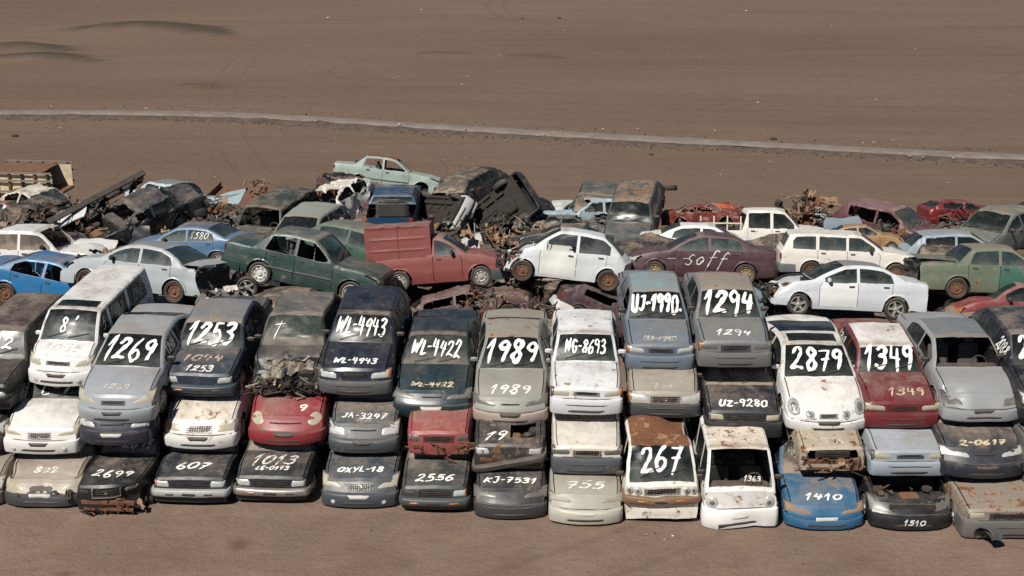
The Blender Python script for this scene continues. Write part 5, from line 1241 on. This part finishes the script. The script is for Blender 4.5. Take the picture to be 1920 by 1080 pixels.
c = sw((1795, 541), (1984, 546), 70, 2, 1, label='old green saloon with a tan roof pillar and black torn boot', typ='longbox', col=(.120, .150, .100), dust=.8, rust=.2, fade=.5, gloss=.2, glass='mid', wind='clean', rim='rust', roofcol=(.20, .19, .14, .7, .1), doorcol=(.035, .12, .085, .4, .06), no=('tail', 'rbumper', 'mirrors', 'Rl'), side='blue', dmg=.012, dents=[(4.5, -.3, .6, .5, (-.4, .05, 0)), (4.5, .4, .6, .5, (-.3, 0, 0))])
trunk_hollow(c)
sw((2010, 612), (1842, 606), 71, -2, 2, label='red car wedged low under the old green saloon', typ='hatch', col=(.20, .032, .036), dust=.9, fade=.5, lens=M_AMBER, lamp='wide', wind='clean')
# the layer they lie on
G_UND = 'flattened wrecks wedged under the side-on row'
sw((803, 620), (953, 588), 66, 3, -1, group=G_UND, label='burgundy wreck tipped nose up under the red van', typ='hatch', col=(.105, .050, .055), dust=.85, rust=.26, fade=.6, gloss=.2, glass='clean', wind=None, open_=('w0', 'w1'), rim='rust', lamp='rect', lens=M_LENSY, no=('mirrors', 'Fl'), dmg=.04, crush=.42)
sw((1082, 592), (1232, 654), 66, -6, 0, group=G_UND, label='burgundy wreck tail up with a white rear bumper under the white hatchback', typ='hatch', col=(.070, .038, .044), dust=.8, rust=.16, fade=.5, gloss=.4, glass='clean', wind=None, open_=('w0', 'w1'), rim='dark', rbcol=(.72, .71, .69), no=('mirrors',), dmg=.032, crush=.38)
sw((470, 618), (645, 628), 70, 0, 0, group=G_UND, label='dusty grey-brown saloon roof arching up behind the black crumpled car', col=(.055, .048, .042), dust=1.1, rust=.18, glass='dusty', wind='dusty', dmg=.02, crush=.1)
sw((1292, 596), (1457, 592), 69, 0, 0, group=G_UND, label='pale blue saloon half hidden between 1990 and 1294', col=(.13, .22, .26), dust=.5, fade=.5, rim='alloy', glass='clean', wind='clean', roofcol=(.05, .05, .05, .9, .1), dmg=.012)
Car(label='dark blue car with a rusty crushed roof behind maroon 1349', typ='boxy', col=(.025, .028, .045), dust=.9, rust=.26, group=G_UND, wind='dusty', dmg=.03, crush=.35).facing(at_y(1612, 668, 35.2), 4, 2)
Car(label='tan dusty bonnet and cab under the tail of the old green saloon', typ='boxy', col=(.22, .17, .13), dust=1.2, rust=.2, group=G_UND, wind='dusty', dmg=.03, crush=.3).facing(at_y(1870, 640, 36.0), -70, 0)
Car(label='black crushed car under the silver saloon with bashed tail', typ='boxy', col=(.03, .03, .03), dust=.8, rust=.2, group=G_UND, wind='dusty', dmg=.04, crush=.3).facing(at_y(395, 640, 35.8), 8, 3)
Car(label='green bonnet of a crushed car showing beside the burgundy nose-up wreck', typ='boxy', col=(.10, .13, .085), dust=.8, rust=.3, group=G_UND, wind='dusty', dmg=.03, crush=.4).facing(at_y(790, 640, 35.9), 60, 0)

# ---------------------------------------------------------------- the heap behind
G_HEAP = 'wrecks piled in the scrap heap'
def heap(px, py, sc, yaw, nose=0, roll=0, **kw):
    kw.setdefault('group', G_HEAP); kw.setdefault('dust', .7); kw.setdefault('rust', .15); kw.setdefault('dmg', .03)
    return Car(**kw).facing(at_s(px, py, sc), yaw, nose, roll)
def hsw(rear, front, sc, turn=0, roll=0, **kw):
    kw.setdefault('group', G_HEAP); kw.setdefault('dust', .7); kw.setdefault('rust', .15); kw.setdefault('dmg', .025)
    return Car(**kw).sideways(rear, front, sc, turn, roll)
hsw((-22, 510), (142, 516), 62, 4, -2, label='white saloon with rusty white bonnet at the left edge of the heap', typ='boxy', col=(.70, .69, .67), dust=.3, rust=.12, glass='dusty', wind=None, roofcol=(.70, .70, .69, .4, .1), dents=[(.5, 0, .8, .5, (.1, 0, .14))], rim='rust')
hsw((-48, 424), (48, 420), 52, 6, 0, label='dark red wreck at the left frame edge below the rusty truck bed', typ='boxy', col=(.17, .03, .035), crush=.25, wind='dusty', no=('wheels',))
heap(140, 436, 52, 52, 4, 3, label='cream-white pickup cab with pale windscreen left of the black chassis', typ='micro', cat='pickup', name='wrecked_pickup', col=(.60, .56, .48), rust=.30, wind='blue', dmg=.07, crush=.3, bumper=None, lamp='round', open_=('w0', 'w1'))
heap(154, 476, 58, -50, 12, -8, label='black wreck nose down with its engine bay open, above the white saloon', typ='boxy', col=(.022, .024, .032), dust=.5, no=('hood', 'Fl', 'Fr'), lamp=None, grille=None, bumper='bar', bcol=(.10, .11, .12), glass='clean', wind=None, open_=('w0',), dmg=.06, crush=.2)
hsw((266, 392), (352, 402), 51, 26, -2, label='pale blue and white saloon on top of the heap beside the black chassis', typ='boxy', col=(.40, .50, .52), rust=.2, wind='clean', glass='clean', open_=('w1',), roofcol=(.17, .22, .24, .7, .1), dmg=.04, no=('hood',), lamp=None, bumper=None)
heap(452, 494, 58, -20, 4, 0, label='dark green jeep with its windscreen missing, facing out of the heap', typ='suv', cat='jeep', col=(.030, .042, .036), dust=.6, rust=.22, wind=None, glass='clean', lamp='rect', grille='full', bumper=None, dmg=.03)
heap(524, 508, 60, -17, 4, 0, label='grey-green pickup with intact windscreen beside the dark green jeep', typ='hatch', cat='pickup', name='wrecked_pickup', col=(.25, .28, .25), dust=.6, rust=.08, wind='clean', glass='clean', lamp='rect', bumper='bar', dmg=.02)
hsw((408, 490), (268, 488), 61, -10, -3, label='metallic blue saloon with faded writing on its window, behind the silver saloon', typ='sedan', col=(.09, .18, .30), dust=.5, rust=.04, fade=.6, gloss=.8, glass='blue', wind='clean', roofcol=(.10, .13, .17, .6, .05), dmg=.01).text_side('1580', 2.85, 1.13, .2, .6, 1, .03, M_WORN)
heap(574, 448, 56, -26, 8, 10, label='crumpled white car shell left of the orange scrap', typ='micro', col=(.70, .68, .62), rust=.22, wind=None, dmg=.09, crush=.4, bumper=None, lamp=None, open_=('w0', 'w1'), no=('wheels', 'hood'))
hsw((598, 360), (652, 392), 52, 46, 0, label='maroon wreck sliding nose down under the pale green saloon', typ='micro', col=(.115, .050, .058), rust=.22, fade=.6, wind='clean', dmg=.06, crush=.72, no=('mirrors',), rim='rust', bumper=None, lamp=None)
hsw((672, 343), (790, 358), 50, -3, 1, label='pale green saloon without wheels perched on the very top of the heap', typ='boxy', col=(.33, .41, .365), dust=.55, rust=.2, fade=.4, glass='clean', wind=None, roofcol=(.13, .068, .045, .5, .8), open_=('w0', 'w1'), no=('wheels', 'mirrors', 'rearglass', 'rbumper'), dmg=.016, crush=.06, moulding=True)
heap(806, 418, 52, -36, 6, 8, label='black hatchback with bare rusty engine bay beside the pale green saloon', typ='hatch', col=(.018, .016, .018), rust=.2, no=('hood',), lamp=None, grille='full', bumper='deep', bcol=(.10, .085, .085), wind='dusty', dmg=.05, crush=.15)
hsw((640, 388), (738, 402), 52, 22, 0, label='dark green wreck under the pale green saloon with one pale pillar', typ='hatch', col=(.055, .080, .072), rust=.1, wind=None, dmg=.05, crush=.3, no=('wheels',), bumper=None)
Car(label='blue pickup tail with its tailgate closed, behind the red box van', typ='pickup', cat='pickup', col=(.010, .055, .12), dust=.35, rust=.1, group=G_HEAP, dmg=.02, crush=.5, no=('wheels', 'mirrors')).facing(at_s(730, 446, 57)+Vector((0, 4.7, .12)), 180, 0)
def flipped(px, py, sc, fwd, roll, **kw):
    kw.setdefault('group', G_HEAP); kw.setdefault('dust', .6); kw.setdefault('rust', .2); kw.setdefault('dmg', .03)
    c = Car(**kw); P = at_s(px, py, sc); f = Vector(fwd).normalized()
    return c.place(P-c.local(f, R(roll), (0, 0, .6)), f, R(roll))
flipped(822, 412, 54, (.45, -.8, .18), -128, label='overturned car showing a brown underside and white bumper', typ='boxy', col=(.16, .15, .14), bcol=(.6, .6, .58), rbcol=(.6, .6, .58), wind='dusty', no=('mirrors',), rim='rust')
flipped(912, 424, 55, (.72, -.15, .62), -112, label='black car tipped on its side with its underside showing, right of the red van', typ='boxy', col=(.016, .018, .022), wind='dusty', no=('mirrors',), rim='dark')
hsw((1035, 412), (974, 399), 53, 40, 10, label='small dark wreck with a pale wheel at the end of the tipped black car', typ='micro', col=(.05, .05, .05), wind='dusty', crush=.3, dmg=.05, rim='white', no=('mirrors',))
hsw((1172, 428), (1062, 430), 54, 18, 0, label='pale blue wreck with buckled bonnet left of the dark grey van', typ='boxy', col=(.36, .46, .50), dust=.3, rust=.1, wind=None, glass='clean', dmg=.05, no=('wheels', 'mirrors'), lamp=None, bumper=None, roofcol=(.42, .52, .56, .3, .08))
heap(1106, 458, 55, -10, 5, 0, label='dark grey-green hatchback facing out, squeezed against the dark grey van', typ='hatch', col=(.060, .070, .064), rust=.12, wind='dusty', dmg=.04, lamp=None, bumper=None, crush=.1)
hsw((1108, 474), (998, 466), 60, -4, 0, label='brown-roofed dark saloon right behind the white hatchback', typ='sedan', col=(.03, .036, .042), roofcol=(.10, .07, .055, .9, .3), glass='clean', wind='clean', dmg=.03)
heap(1172, 488, 57, -13, 15, 2, label='dark grey van with rusty roof leaning nose down over the heap', typ='hatch', cat='van', name='wrecked_van', W=1.72, col=(.045, .056, .062), dust=.55, rust=.08, fade=.5, roofcol=(.085, .075, .07, .7, .42), wind='clean', glass='dusty', lamp='rect', grille='full', bumper='bar', bcol=(.10, .10, .10), dmg=.025, no=('wheels',))
hsw((1276, 420), (1362, 418), 54, 10, 0, label='crushed dark red wreck between the dark grey van and the white pickup', typ='boxy', col=(.14, .016, .014), rust=.25, dust=.4, crush=.4, dmg=.06, wind='dusty', open_=('w0', 'w1'), no=('wheels', 'mirrors'), lamp=None, bumper=None)
c = hsw((1367, 467), (1521, 469), 55, 2, 1, label='white double-cab pickup with a slatted bed on the heap', typ='pickup', cat='pickup', col=(.76, .74, .69), dust=.25, rust=.16, fade=.05, wind='clean', glass='clean', dmg=.014)
def bed(c, stakes=0):
    b = MB(); L = c.L; x1, x0 = L/2-3.2, -L/2+.04; w = c.W-.12
    b.box(((x0+x1)/2, 0, .60), (x1-x0, w, .04)); b.box((x1, 0, .78), (.04, w, .36)); b.box((x0, 0, .78), (.04, w, .36))
    b.build('cargo_bed', c.PM, c.root)
    if stakes:
        M_RACK = simple('rack_pale', (.62, .57, .47), .85, 0, .4, 6)
        for sg in (1, -1):
            for k in range(stakes):
                x = x0+.05+(x1-x0-.1)*k/(stakes-1); b = MB(); b.box((x, sg*w/2, 1.15), (.045, .05, .55)); b.build('stake', M_RACK, c.root)
            for z in (1.18,): b = MB(); b.box(((x0+x1)/2, sg*(w/2+.03), z), (x1-x0, .02, .05)); b.build('rail', M_RACK, c.root)
bed(c, 4)
hsw((1566, 468), (1672, 467), 58, 6, 1, label='orange-tan saloon on the heap above the white estate car', typ='sedan', col=(.33, .19, .085), dust=.6, rust=.16, fade=.3, wind='dusty', glass='clean', dmg=.03, no=('mirrors',))
heap(1772, 478, 55, 52, 4, -2, label='maroon hatchback with a pinkish roof and broken windscreen glass', typ='hatch', col=(.105, .030, .042), dust=.55, rust=.12, fade=.7, wind='green', glass='clean', open_=('w0', 'w1'), roofcol=(.20, .10, .11, .5, .06), dmg=.035)
hsw((1768, 418), (1868, 421), 51, -4, 0, label='glossy red wreck at the back of the heap near the right edge', typ='hatch', col=(.15, .012, .017), dust=.5, rust=.04, gloss=.9, wind='clean', crush=.3, dmg=.05, no=('wheels', 'mirrors'))
heap(1796, 494, 59, -48, 4, 2, label='grey-green saloon facing left on the heap above the old green saloon', typ='sedan', col=(.13, .15, .13), dust=.8, rust=.08, wind='mid', glass='clean', dmg=.03, lamp='slim', lens=M_LENSD)
hsw((1736, 504), (1882, 507), 60, 4, -1, label='light blue hatchback behind the smashed white saloon near the right edge', typ='hatch', col=(.28, .35, .40), dust=.6, rust=.03, wind='clean', glass='clean', dmg=.025, no=('mirrors',))
hsw((1936, 420), (2040, 424), 52, 0, 0, label='dark saloon on the heap cut off by the right frame edge', typ='sedan', col=(.10, .095, .08), wind='clean', roofcol=(.30, .26, .2, .5, .2))
hsw((1890, 462), (2010, 466), 57, 8, 0, label='slate saloon at the right frame edge behind the old green saloon', typ='sedan', col=(.085, .10, .12), dust=.6, wind='clean', dmg=.03)

hsw((238, 418), (352, 404), 53, 8, 4, label='flattened dark grey wreck below the pale blue saloon', typ='sedan', col=(.045, .05, .055), crush=.6, dmg=.09, wind=None, no=('wheels', 'mirrors'), lamp=None, bumper=None, rust=.25)
hsw((352, 446), (470, 432), 56, -8, 6, label='folded brown-grey wreck between the metallic blue saloon and the green jeep', typ='hatch', col=(.10, .085, .075), crush=.55, dmg=.09, wind=None, no=('wheels', 'mirrors'), lamp=None, bumper=None, rust=.35)
hsw((1010, 440), (1118, 446), 56, 6, 5, label='pressed greenish wreck between the rubble and the grey-green hatchback', typ='hatch', col=(.09, .10, .085), crush=.55, dmg=.09, wind=None, no=('wheels', 'mirrors'), lamp=None, bumper=None, rust=.3)
hsw((1612, 432), (1722, 436), 53, -4, 4, label='flattened dark wreck between the engine tangle and the maroon hatchback', typ='sedan', col=(.05, .048, .05), crush=.5, dmg=.08, wind=None, no=('wheels', 'mirrors'), lamp=None, bumper=None, rust=.3)

# ---- wrecks of the buried layer, mostly in shade between the others, painted extra dark to deepen it
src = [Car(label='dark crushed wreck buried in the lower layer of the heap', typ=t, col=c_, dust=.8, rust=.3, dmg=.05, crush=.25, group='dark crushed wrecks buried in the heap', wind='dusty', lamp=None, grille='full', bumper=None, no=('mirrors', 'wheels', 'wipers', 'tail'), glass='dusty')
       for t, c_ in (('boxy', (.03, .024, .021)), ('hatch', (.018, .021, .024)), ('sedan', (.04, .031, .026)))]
def copy_tree(o, parent=None):
    c = o.copy(); COL.objects.link(c); c.parent = parent
    for ch in o.children: copy_tree(ch, c)
    return c
rb = random.Random(8); used = set()
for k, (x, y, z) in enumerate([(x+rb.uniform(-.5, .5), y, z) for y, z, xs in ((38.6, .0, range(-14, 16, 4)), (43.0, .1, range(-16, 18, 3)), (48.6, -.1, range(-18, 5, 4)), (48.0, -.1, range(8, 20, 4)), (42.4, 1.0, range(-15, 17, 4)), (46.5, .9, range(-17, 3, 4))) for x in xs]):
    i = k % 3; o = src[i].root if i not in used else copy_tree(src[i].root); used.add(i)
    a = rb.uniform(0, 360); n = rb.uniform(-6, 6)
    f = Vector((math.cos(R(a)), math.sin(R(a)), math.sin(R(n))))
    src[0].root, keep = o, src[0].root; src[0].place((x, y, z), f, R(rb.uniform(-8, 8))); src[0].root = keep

# ---- other pieces of scrap
M_WOOD = simple('weathered_cream_panel', (.62, .50, .34), .9, 0, .55, 4, .3)
M_FRAME = simple('chassis_black', (.026, .026, .030), .7, .2, .5, 5, .45)
def lookup(P, fwd, roll=0):
    X = Vector(fwd).normalized(); up = Vector((0, 0, 1)); Z = (up-X*up.dot(X)).normalized(); Y = Z.cross(X)
    return Matrix.Translation(P) @ (Matrix((X, Y, Z)).transposed() @ Matrix.Rotation(roll, 3, 'X')).to_4x4()
# rusty truck body
t = thing('truck_bed', 'rusty cream truck bed with ribbed sides at the left end of the heap', 'truck bed', None, lookup(at_s(56, 362, 49), (1, -.10, .0)))
b = MB()
for sg in (-1, 1):
    b.grid(lambda u, v: Vector((-1.35+2.7*u, sg*.9+.03*noise.noise(Vector((u*5, v*5, sg))), .1+.85*v)), 16, 6)
b.grid(lambda u, v: Vector((-1.35, -.9+1.8*u, .1+.85*v)), 6, 5); b.build('side_panel', M_WOOD, t, 20)
b = MB(); b.grid(lambda u, v: Vector((-1.35+2.2*u, -.9+1.8*v, .97+.05*noise.noise(Vector((u*4, v*4, 2))))), 10, 8); b.box((0, 0, .08), (2.8, 1.8, .08)); b.build('deck', M_RUST, t, 20)
for k in range(6):
    for sg in (-1, 1):
        b = MB(); b.box((-1.3+.5*k, sg*.95, .52), (.09, .07, 1.0), ch=.01); b.build('stake', M_DARK if k % 2 else M_RUST, t)
for sg in (-1, 1):
    for z in (.30, .72, 1.02): b = MB(); b.box((.0, sg*1.01, z), (2.75, .04, .07)); b.build('rail', simple('rail_grey', (.20, .17, .14), .9, 0, .5, 5), t)
# black ladder chassis
P0, P1 = at_s(88, 424, 56), at_s(268, 330, 54)
t = thing('chassis_frame', 'long black truck chassis leaning up across the left of the heap', 'chassis', None, lookup((P0+P1)/2, P1-P0, R(-35)))
Lc = (P1-P0).length; b = MB()
for sg in (-1, 1): b.box((0, sg*.38, 0), (Lc, .09, .20), ch=.015)
b.build('rail', M_FRAME, t)
for k in range(6):
    b = MB(); b.box((-Lc/2+.3+k*(Lc-.6)/5, 0, 0), (.10, .74, .12), ch=.01); b.build('crossmember', M_FRAME, t)
b = MB(); b.tube([(Lc/2-.5, -.7, -.15), (Lc/2-.5, .7, -.15)], .06); b.box((Lc/2-.5, 0, -.15), (.28, .30, .26), ch=.08); b.box((Lc/2-.1, .2, .1), (.4, .5, .2), ch=.05); b.tube([(-Lc/2, .15, -.06), (0, .12, -.1), (Lc/2, .1, -.06)], .05); b.build('axle', M_DARK, t)
# rusty flatbed
t = thing('flatbed_body', 'brown rusted flatbed platform lying at the back of the heap', 'truck bed', None, lookup(at_s(474, 372, 49), (1, -.16, -.02), R(6)))
b = MB(); b.box((0, 0, .0), (3.3, 1.9, .09), ch=.01)
for k in range(7): b.box((-1.5+.5*k, 0, -.09), (.08, 1.85, .1))
b.box((0, -.97, -.02), (3.3, .06, .16)); b.build('platform', M_RUST, t)
b = MB(); b.box((-1.6, 0, .14), (.06, 1.8, .26)); b.build('headboard', M_RUST, t)

def scrap(label, px, py, sc, size, mats, n=26, seed=0, name='crushed_scrap', cat='scrap', flat=.6):
    """a tangle of crumpled panels, bent tubes and lumps pressed together"""
    rn = random.Random(seed+px); b = MB(); nm = len(mats)
    for k in range(n):
        c = Vector((rn.gauss(0, .33), rn.gauss(0, .3), rn.gauss(0, .25)*flat))*size
        M = Matrix.Rotation(rn.uniform(0, 6.3), 3, 'Z') @ Matrix.Rotation(rn.gauss(0, .7), 3, 'X')
        q = rn.random()
        if q < .55:
            w, h = rn.uniform(.25, .7)*size*.6, rn.uniform(.15, .45)*size*.6; s0 = rn.uniform(0, 50); am = rn.uniform(.05, .16)*size
            b.grid(lambda u, v: c+M @ Vector(((u-.5)*w, (v-.5)*h, am*noise.noise(Vector((u*2.6, v*2.6, s0)))+am*.5*noise.noise(Vector((u*7, v*7, s0))))), 9, 7, rn.randrange(nm))
        elif q < .82:
            p = [c+M @ (Vector((rn.uniform(-.5, .5), rn.uniform(-.3, .3), rn.uniform(-.3, .3)))*size*.7) for _ in range(4)]
            b.tube([Vector(a) for a in p], rn.uniform(.010, .035), rn.randrange(nm), 6)
        else: b.box(c, tuple(rn.uniform(.10, .32)*size*.5 for _ in range(3)), rn.randrange(nm), M, .02)
    o = b.build(name, mats, None, 28); P = at_s(px, py, sc); o.location = P
    tag(o, label, cat, 'loose tangles of scrap metal in the heap'); return o
WS, OR, GR = paint((.62, .60, .55), .4, .3, .2, 5.), paint((.36, .18, .06), .5, .35, .3, 9.), paint((.06, .07, .066), .5, .2, .4, 12.)  # GR is darkened to deepen shade among the scrap
scrap('tangle of rusty brown strips between the pale blue saloon and the dark green jeep', 392, 402, 54, 1.5, [M_RUST, M_DARK, M_TANRUST, M_RUST], 44)
scrap('pale crumpled panel and wires left of the dark green jeep', 335, 412, 55, 1.2, [WS, M_DARK, GR, M_TANRUST], 30)
scrap('small rust-brown engine lump lying on the rusted flatbed', 484, 348, 49, .75, [M_RUST, M_TANRUST, M_DARK], 22)
scrap('orange and white crumpled panels behind the green saloon left of the red van', 652, 436, 57, 1.2, [WS, OR, M_TANRUST, WS], 30)
scrap('brown wiring and trim under the black chassis above the white bonnet', 225, 440, 57, 1.3, [M_TANRUST, M_DARK, M_RUST], 34)
scrap('tan foam and torn sheet below the pale blue saloon', 293, 440, 57, .9, [M_FOAM, M_TANRUST, M_DARK], 20)
scrap('dark mixed scrap between the overturned car and the white hatchback', 962, 450, 58, 1.7, [M_DARK, M_RUST, GR, M_TANRUST, M_FOAM], 60)
scrap('reddish scrap with a white tin at the nose of the red van', 1000, 432, 56, 1.0, [M_RUST, M_DARK, M_TANRUST, WS], 30)
scrap('tall rusty engine block tangle standing right of the white pickup', 1512, 400, 52, 1.5, [M_RUST, M_TANRUST, M_DARK, M_TANRUST], 70, 3, flat=1.2)
scrap('grey buckled sheet beside the tall rusty engine tangle', 1540, 412, 53, .8, [paint((.42, .44, .44), .3, .1, .2, 3.), M_DARK], 14)
scrap('orange-red twisted metal behind the white pickup', 1342, 398, 51, 1.1, [paint((.42, .085, .03), .3, .15, .1, 4.), M_DARK, paint((.15, .02, .015), .3, .2, .1, 4.)], 34)
scrap('black shredded bits under the broken nose of the smashed white saloon', 1450, 556, 69, .9, [M_DARK, M_TANRUST, WS, M_BLACK], 34)
scrap('dark brown scrap below the maroon nose-down wreck', 640, 412, 54, 1.2, [M_DARK, M_RUST, M_DARK], 34)
scrap('dark wiring heap behind the black hatchback with bare engine bay', 872, 388, 52, 1.1, [M_DARK, M_BLACK, GR], 34)
scrap('oily dark parts between the crushed red wreck and the maroon scrawled car', 1300, 440, 56, 1.2, [M_DARK, M_BLACK, M_RUST], 34)
scrap('grimy offcuts between the tan saloon and the maroon hatchback', 1640, 446, 56, 1.2, [M_DARK, M_RUST, GR], 34)
scrap('rusty debris under the dark red wreck at the left edge', 60, 424, 55, 1.6, [M_DARK, M_RUST, M_BLACK], 40)
scrap('grey debris beside the loose alloy wheel', 425, 560, 70, .9, [GR, WS, M_DARK], 22)
scrap('dark debris under the white saloon at the left edge', 190, 505, 64, 1.4, [M_DARK, M_BLACK, M_TANRUST], 34)
scrap('black torn trim between the burgundy wrecks', 1000, 585, 70, 1.0, [M_DARK, M_BLACK, M_TANRUST], 30)
scrap('shadowy parts behind the roof of the olive-grey 1989 car', 905, 560, 69, .9, [M_DARK, M_RUST, GR], 26)

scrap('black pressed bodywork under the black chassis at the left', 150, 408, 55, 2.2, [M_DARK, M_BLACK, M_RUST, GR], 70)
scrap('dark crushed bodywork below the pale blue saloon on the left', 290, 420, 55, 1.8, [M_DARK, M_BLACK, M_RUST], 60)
scrap('dark bodywork between the dark green jeep and the flatbed', 410, 425, 56, 1.6, [M_DARK, M_RUST, GR, M_BLACK], 54)
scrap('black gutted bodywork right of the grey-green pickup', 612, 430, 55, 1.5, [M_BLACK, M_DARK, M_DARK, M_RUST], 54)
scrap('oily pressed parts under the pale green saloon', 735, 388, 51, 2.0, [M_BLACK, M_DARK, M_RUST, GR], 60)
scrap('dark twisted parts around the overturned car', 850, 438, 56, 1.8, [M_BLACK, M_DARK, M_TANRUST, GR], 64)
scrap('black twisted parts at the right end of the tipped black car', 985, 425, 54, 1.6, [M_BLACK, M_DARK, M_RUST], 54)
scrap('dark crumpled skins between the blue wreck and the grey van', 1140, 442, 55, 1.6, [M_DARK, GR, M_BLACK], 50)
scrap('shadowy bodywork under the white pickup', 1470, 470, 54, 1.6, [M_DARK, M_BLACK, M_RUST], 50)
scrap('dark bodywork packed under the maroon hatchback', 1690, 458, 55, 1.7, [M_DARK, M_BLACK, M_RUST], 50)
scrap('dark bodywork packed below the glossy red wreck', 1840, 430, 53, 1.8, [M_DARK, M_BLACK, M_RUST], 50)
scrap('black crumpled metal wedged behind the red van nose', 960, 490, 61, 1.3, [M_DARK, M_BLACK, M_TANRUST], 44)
def loose_panel(name, label, cat, px, py, sc, fwd, roll, w, h, mat, bow=.05, seed=0):
    b = MB(); 
    def f(z0):
        def q(u, v):
            k = 1-.16*abs(2*v-1)**3
            return Vector(((u-.5)*w*k, (v-.5)*h, z0+bow*(1-(2*v-1)**2)*1.0-.6*bow*(2*u-1)**2+.035*noise.noise(Vector((u*3, v*3, seed)))))
        return q
    b.grid(f(0), 12, 12); b.grid(f(-.03), 12, 12)
    n = 13
    o = b.build(name, mat, None, 40); o.matrix_world = lookup(at_s(px, py, sc), fwd, R(roll)); return tag(o, label, cat, 'loose body panels on the heap')
loose_panel('car_bonnet', 'white car bonnet lying loose on the black wreck near the left', 'bonnet', 130, 402, 55.5, (.9, .1, .42), 14, 1.35, 1.2, paint((.62, .63, .64), .3, .08, .1, 2.), .05, 1)
loose_panel('car_bonnet', 'white rust-edged bonnet sprung open on the left white saloon', 'bonnet', 172, 466, 61, (1, -.1, -.03), 12, 1.4, 1.3, paint((.66, .66, .66), .3, .16, .1, 6.), .04, 3)
loose_panel('car_bonnet', 'grey-blue bonnet lying upside down above the white estate car', 'bonnet', 1580, 420, 56, (1, -.2, .12), 10, 1.25, 1.0, paint((.20, .25, .30), .4, .06, .3, 7.), -.05, 5)
loose_panel('sheet_metal', 'orange-red panel standing up between the red wreck and white pickup', 'body panel', 1350, 400, 52.5, (1, .1, -.1), 68, .75, .7, paint((.45, .10, .04), .3, .06, .1, 8.), .06, 6)
loose_panel('sheet_metal', 'pale greenish-grey panel left of the buckled blue wreck', 'body panel', 1055, 392, 52, (1, 0, .03), 55, .85, .7, paint((.34, .38, .36), .5, .08, .3, 9.), .03, 7)
loose_panel('sheet_metal', 'brown dusty panel lying flat under the old green saloon', 'body panel', 1830, 588, 71, (1, -.1, .1), 6, 1.5, 1.2, paint((.20, .155, .12), 1.2, .15, .3, 10.), .03, 9)
loose_panel('sheet_metal', 'grey panel stuck behind the silver-blue 1269 car', 'body panel', 408, 556, 70, (1, -.15, .18), 14, 1.2, .8, paint((.10, .105, .10), .8, .1, .3, 11.), .03, 10)
loose_panel('sheet_metal', 'white torn panel between the silver saloon and 1253', 'body panel', 388, 566, 71, (1, -.2, .1), 20, .45, .35, paint((.66, .67, .66), .2, .05, .1, 12.), .04, 11)
loose_panel('door_skin', 'dark door standing upright below the black wreck near the left', 'door', 262, 444, 58, (1, -.1, .0), 78, .75, .72, paint((.025, .026, .03), .4, .1, .3, 13.), .03, 12)
def P_(c, r=.15, d=.4): return paint(c, d, r, .3, round(sum(c)*50, 1))
loose_panel('door_skin', 'white car door thrown flat on the dark scrap left of the green jeep', 'door', 372, 420, 55, (.8, -.3, .3), 30, 1.0, .9, P_((.62, .61, .58)), .04, 21)
loose_panel('door_skin', 'dark red door leaning on the heap above the metallic blue saloon', 'door', 322, 408, 55, (.9, .2, -.3), 55, 1.0, .8, P_((.16, .03, .03)), .04, 22)
loose_panel('car_bonnet', 'pale blue bonnet tilted over the dark bodywork by the flatbed', 'bonnet', 430, 372, 51, (.9, -.2, .25), 20, 1.2, 1.0, P_((.30, .40, .44)), .05, 23)
loose_panel('car_bonnet', 'brown rusty bonnet sliding down beside the overturned car', 'bonnet', 792, 440, 57, (.7, -.4, .35), 25, 1.2, 1.0, P_((.20, .12, .08), .5), .05, 24)
loose_panel('door_skin', 'pale grey door jammed under the tipped black car', 'door', 878, 462, 58, (.9, -.2, .4), 40, 1.0, .8, P_((.45, .45, .43)), .04, 25)
loose_panel('car_bonnet', 'olive bonnet across the rubble right of the tipped black car', 'bonnet', 1000, 455, 57, (1, -.2, .12), 18, 1.2, .9, P_((.16, .16, .11), .25), .05, 26)
loose_panel('door_skin', 'cream door in the wreckage under the black chassis', 'door', 208, 424, 56, (.8, -.4, .4), 42, .95, .8, P_((.50, .44, .34), .3), .04, 27)
loose_panel('car_bonnet', 'black bonnet stuck upright behind the grey-green pickup', 'bonnet', 600, 402, 54, (1, -.1, .2), 64, 1.2, .9, P_((.03, .032, .035)), .05, 28)
for nm, lab, px, py, sc, rz, rim, k in (('loose_wheel', 'loose wheel with five spokes under the tail of the dark green saloon', 464, 538, 68.5, 0, 'alloy', 1.0), ('loose_wheel', 'tyre jutting out from the top of the dark grey van', 1254, 352, 53, 75, 'dark', 1.0), ('loose_wheel', 'dark wheel beside the stripped sand-coloured car in the front stack', 1500, 857, 82, 84, 'dark', .95)):
    t = thing(nm, lab, 'wheel', 'loose wheels among the wrecks', Matrix.Translation(at_s(px, py, sc)) @ Matrix.Rotation(R(rz), 4, 'X' if 'tyre' in lab else 'Z') @ Matrix.Rotation(R(180), 4, 'Z') @ Matrix.Scale(k, 4))
    link_copy('tyre', TYRE, t); link_copy('rim', RIMS[rim], t)
b = MB(); P = at_h(1848, 1006, .18)
b.grid(lambda u, v: Vector((.30*(u-.5)+.05*noise.noise(Vector((u*4, v*4, 1))), .30*math.cos(v*2.6)-.1, .26*math.sin(v*2.6)-.05+.05*noise.noise(Vector((u*3, v*3, 4))))), 8, 10); b.grid(lambda u, v: Vector((.26*(u-.5), .24*math.cos(v*2.6)-.1, .2*math.sin(v*2.6)-.06)), 6, 8)
o = b.build('torn_wing', paint((.05, .055, .06), .5, .1, .3, 15.), None, 40); o.location = P; o.rotation_euler = (0, R(14), R(24)); tag(o, 'dark torn wing corner on the ground in front of the sandy brown car', 'body panel')
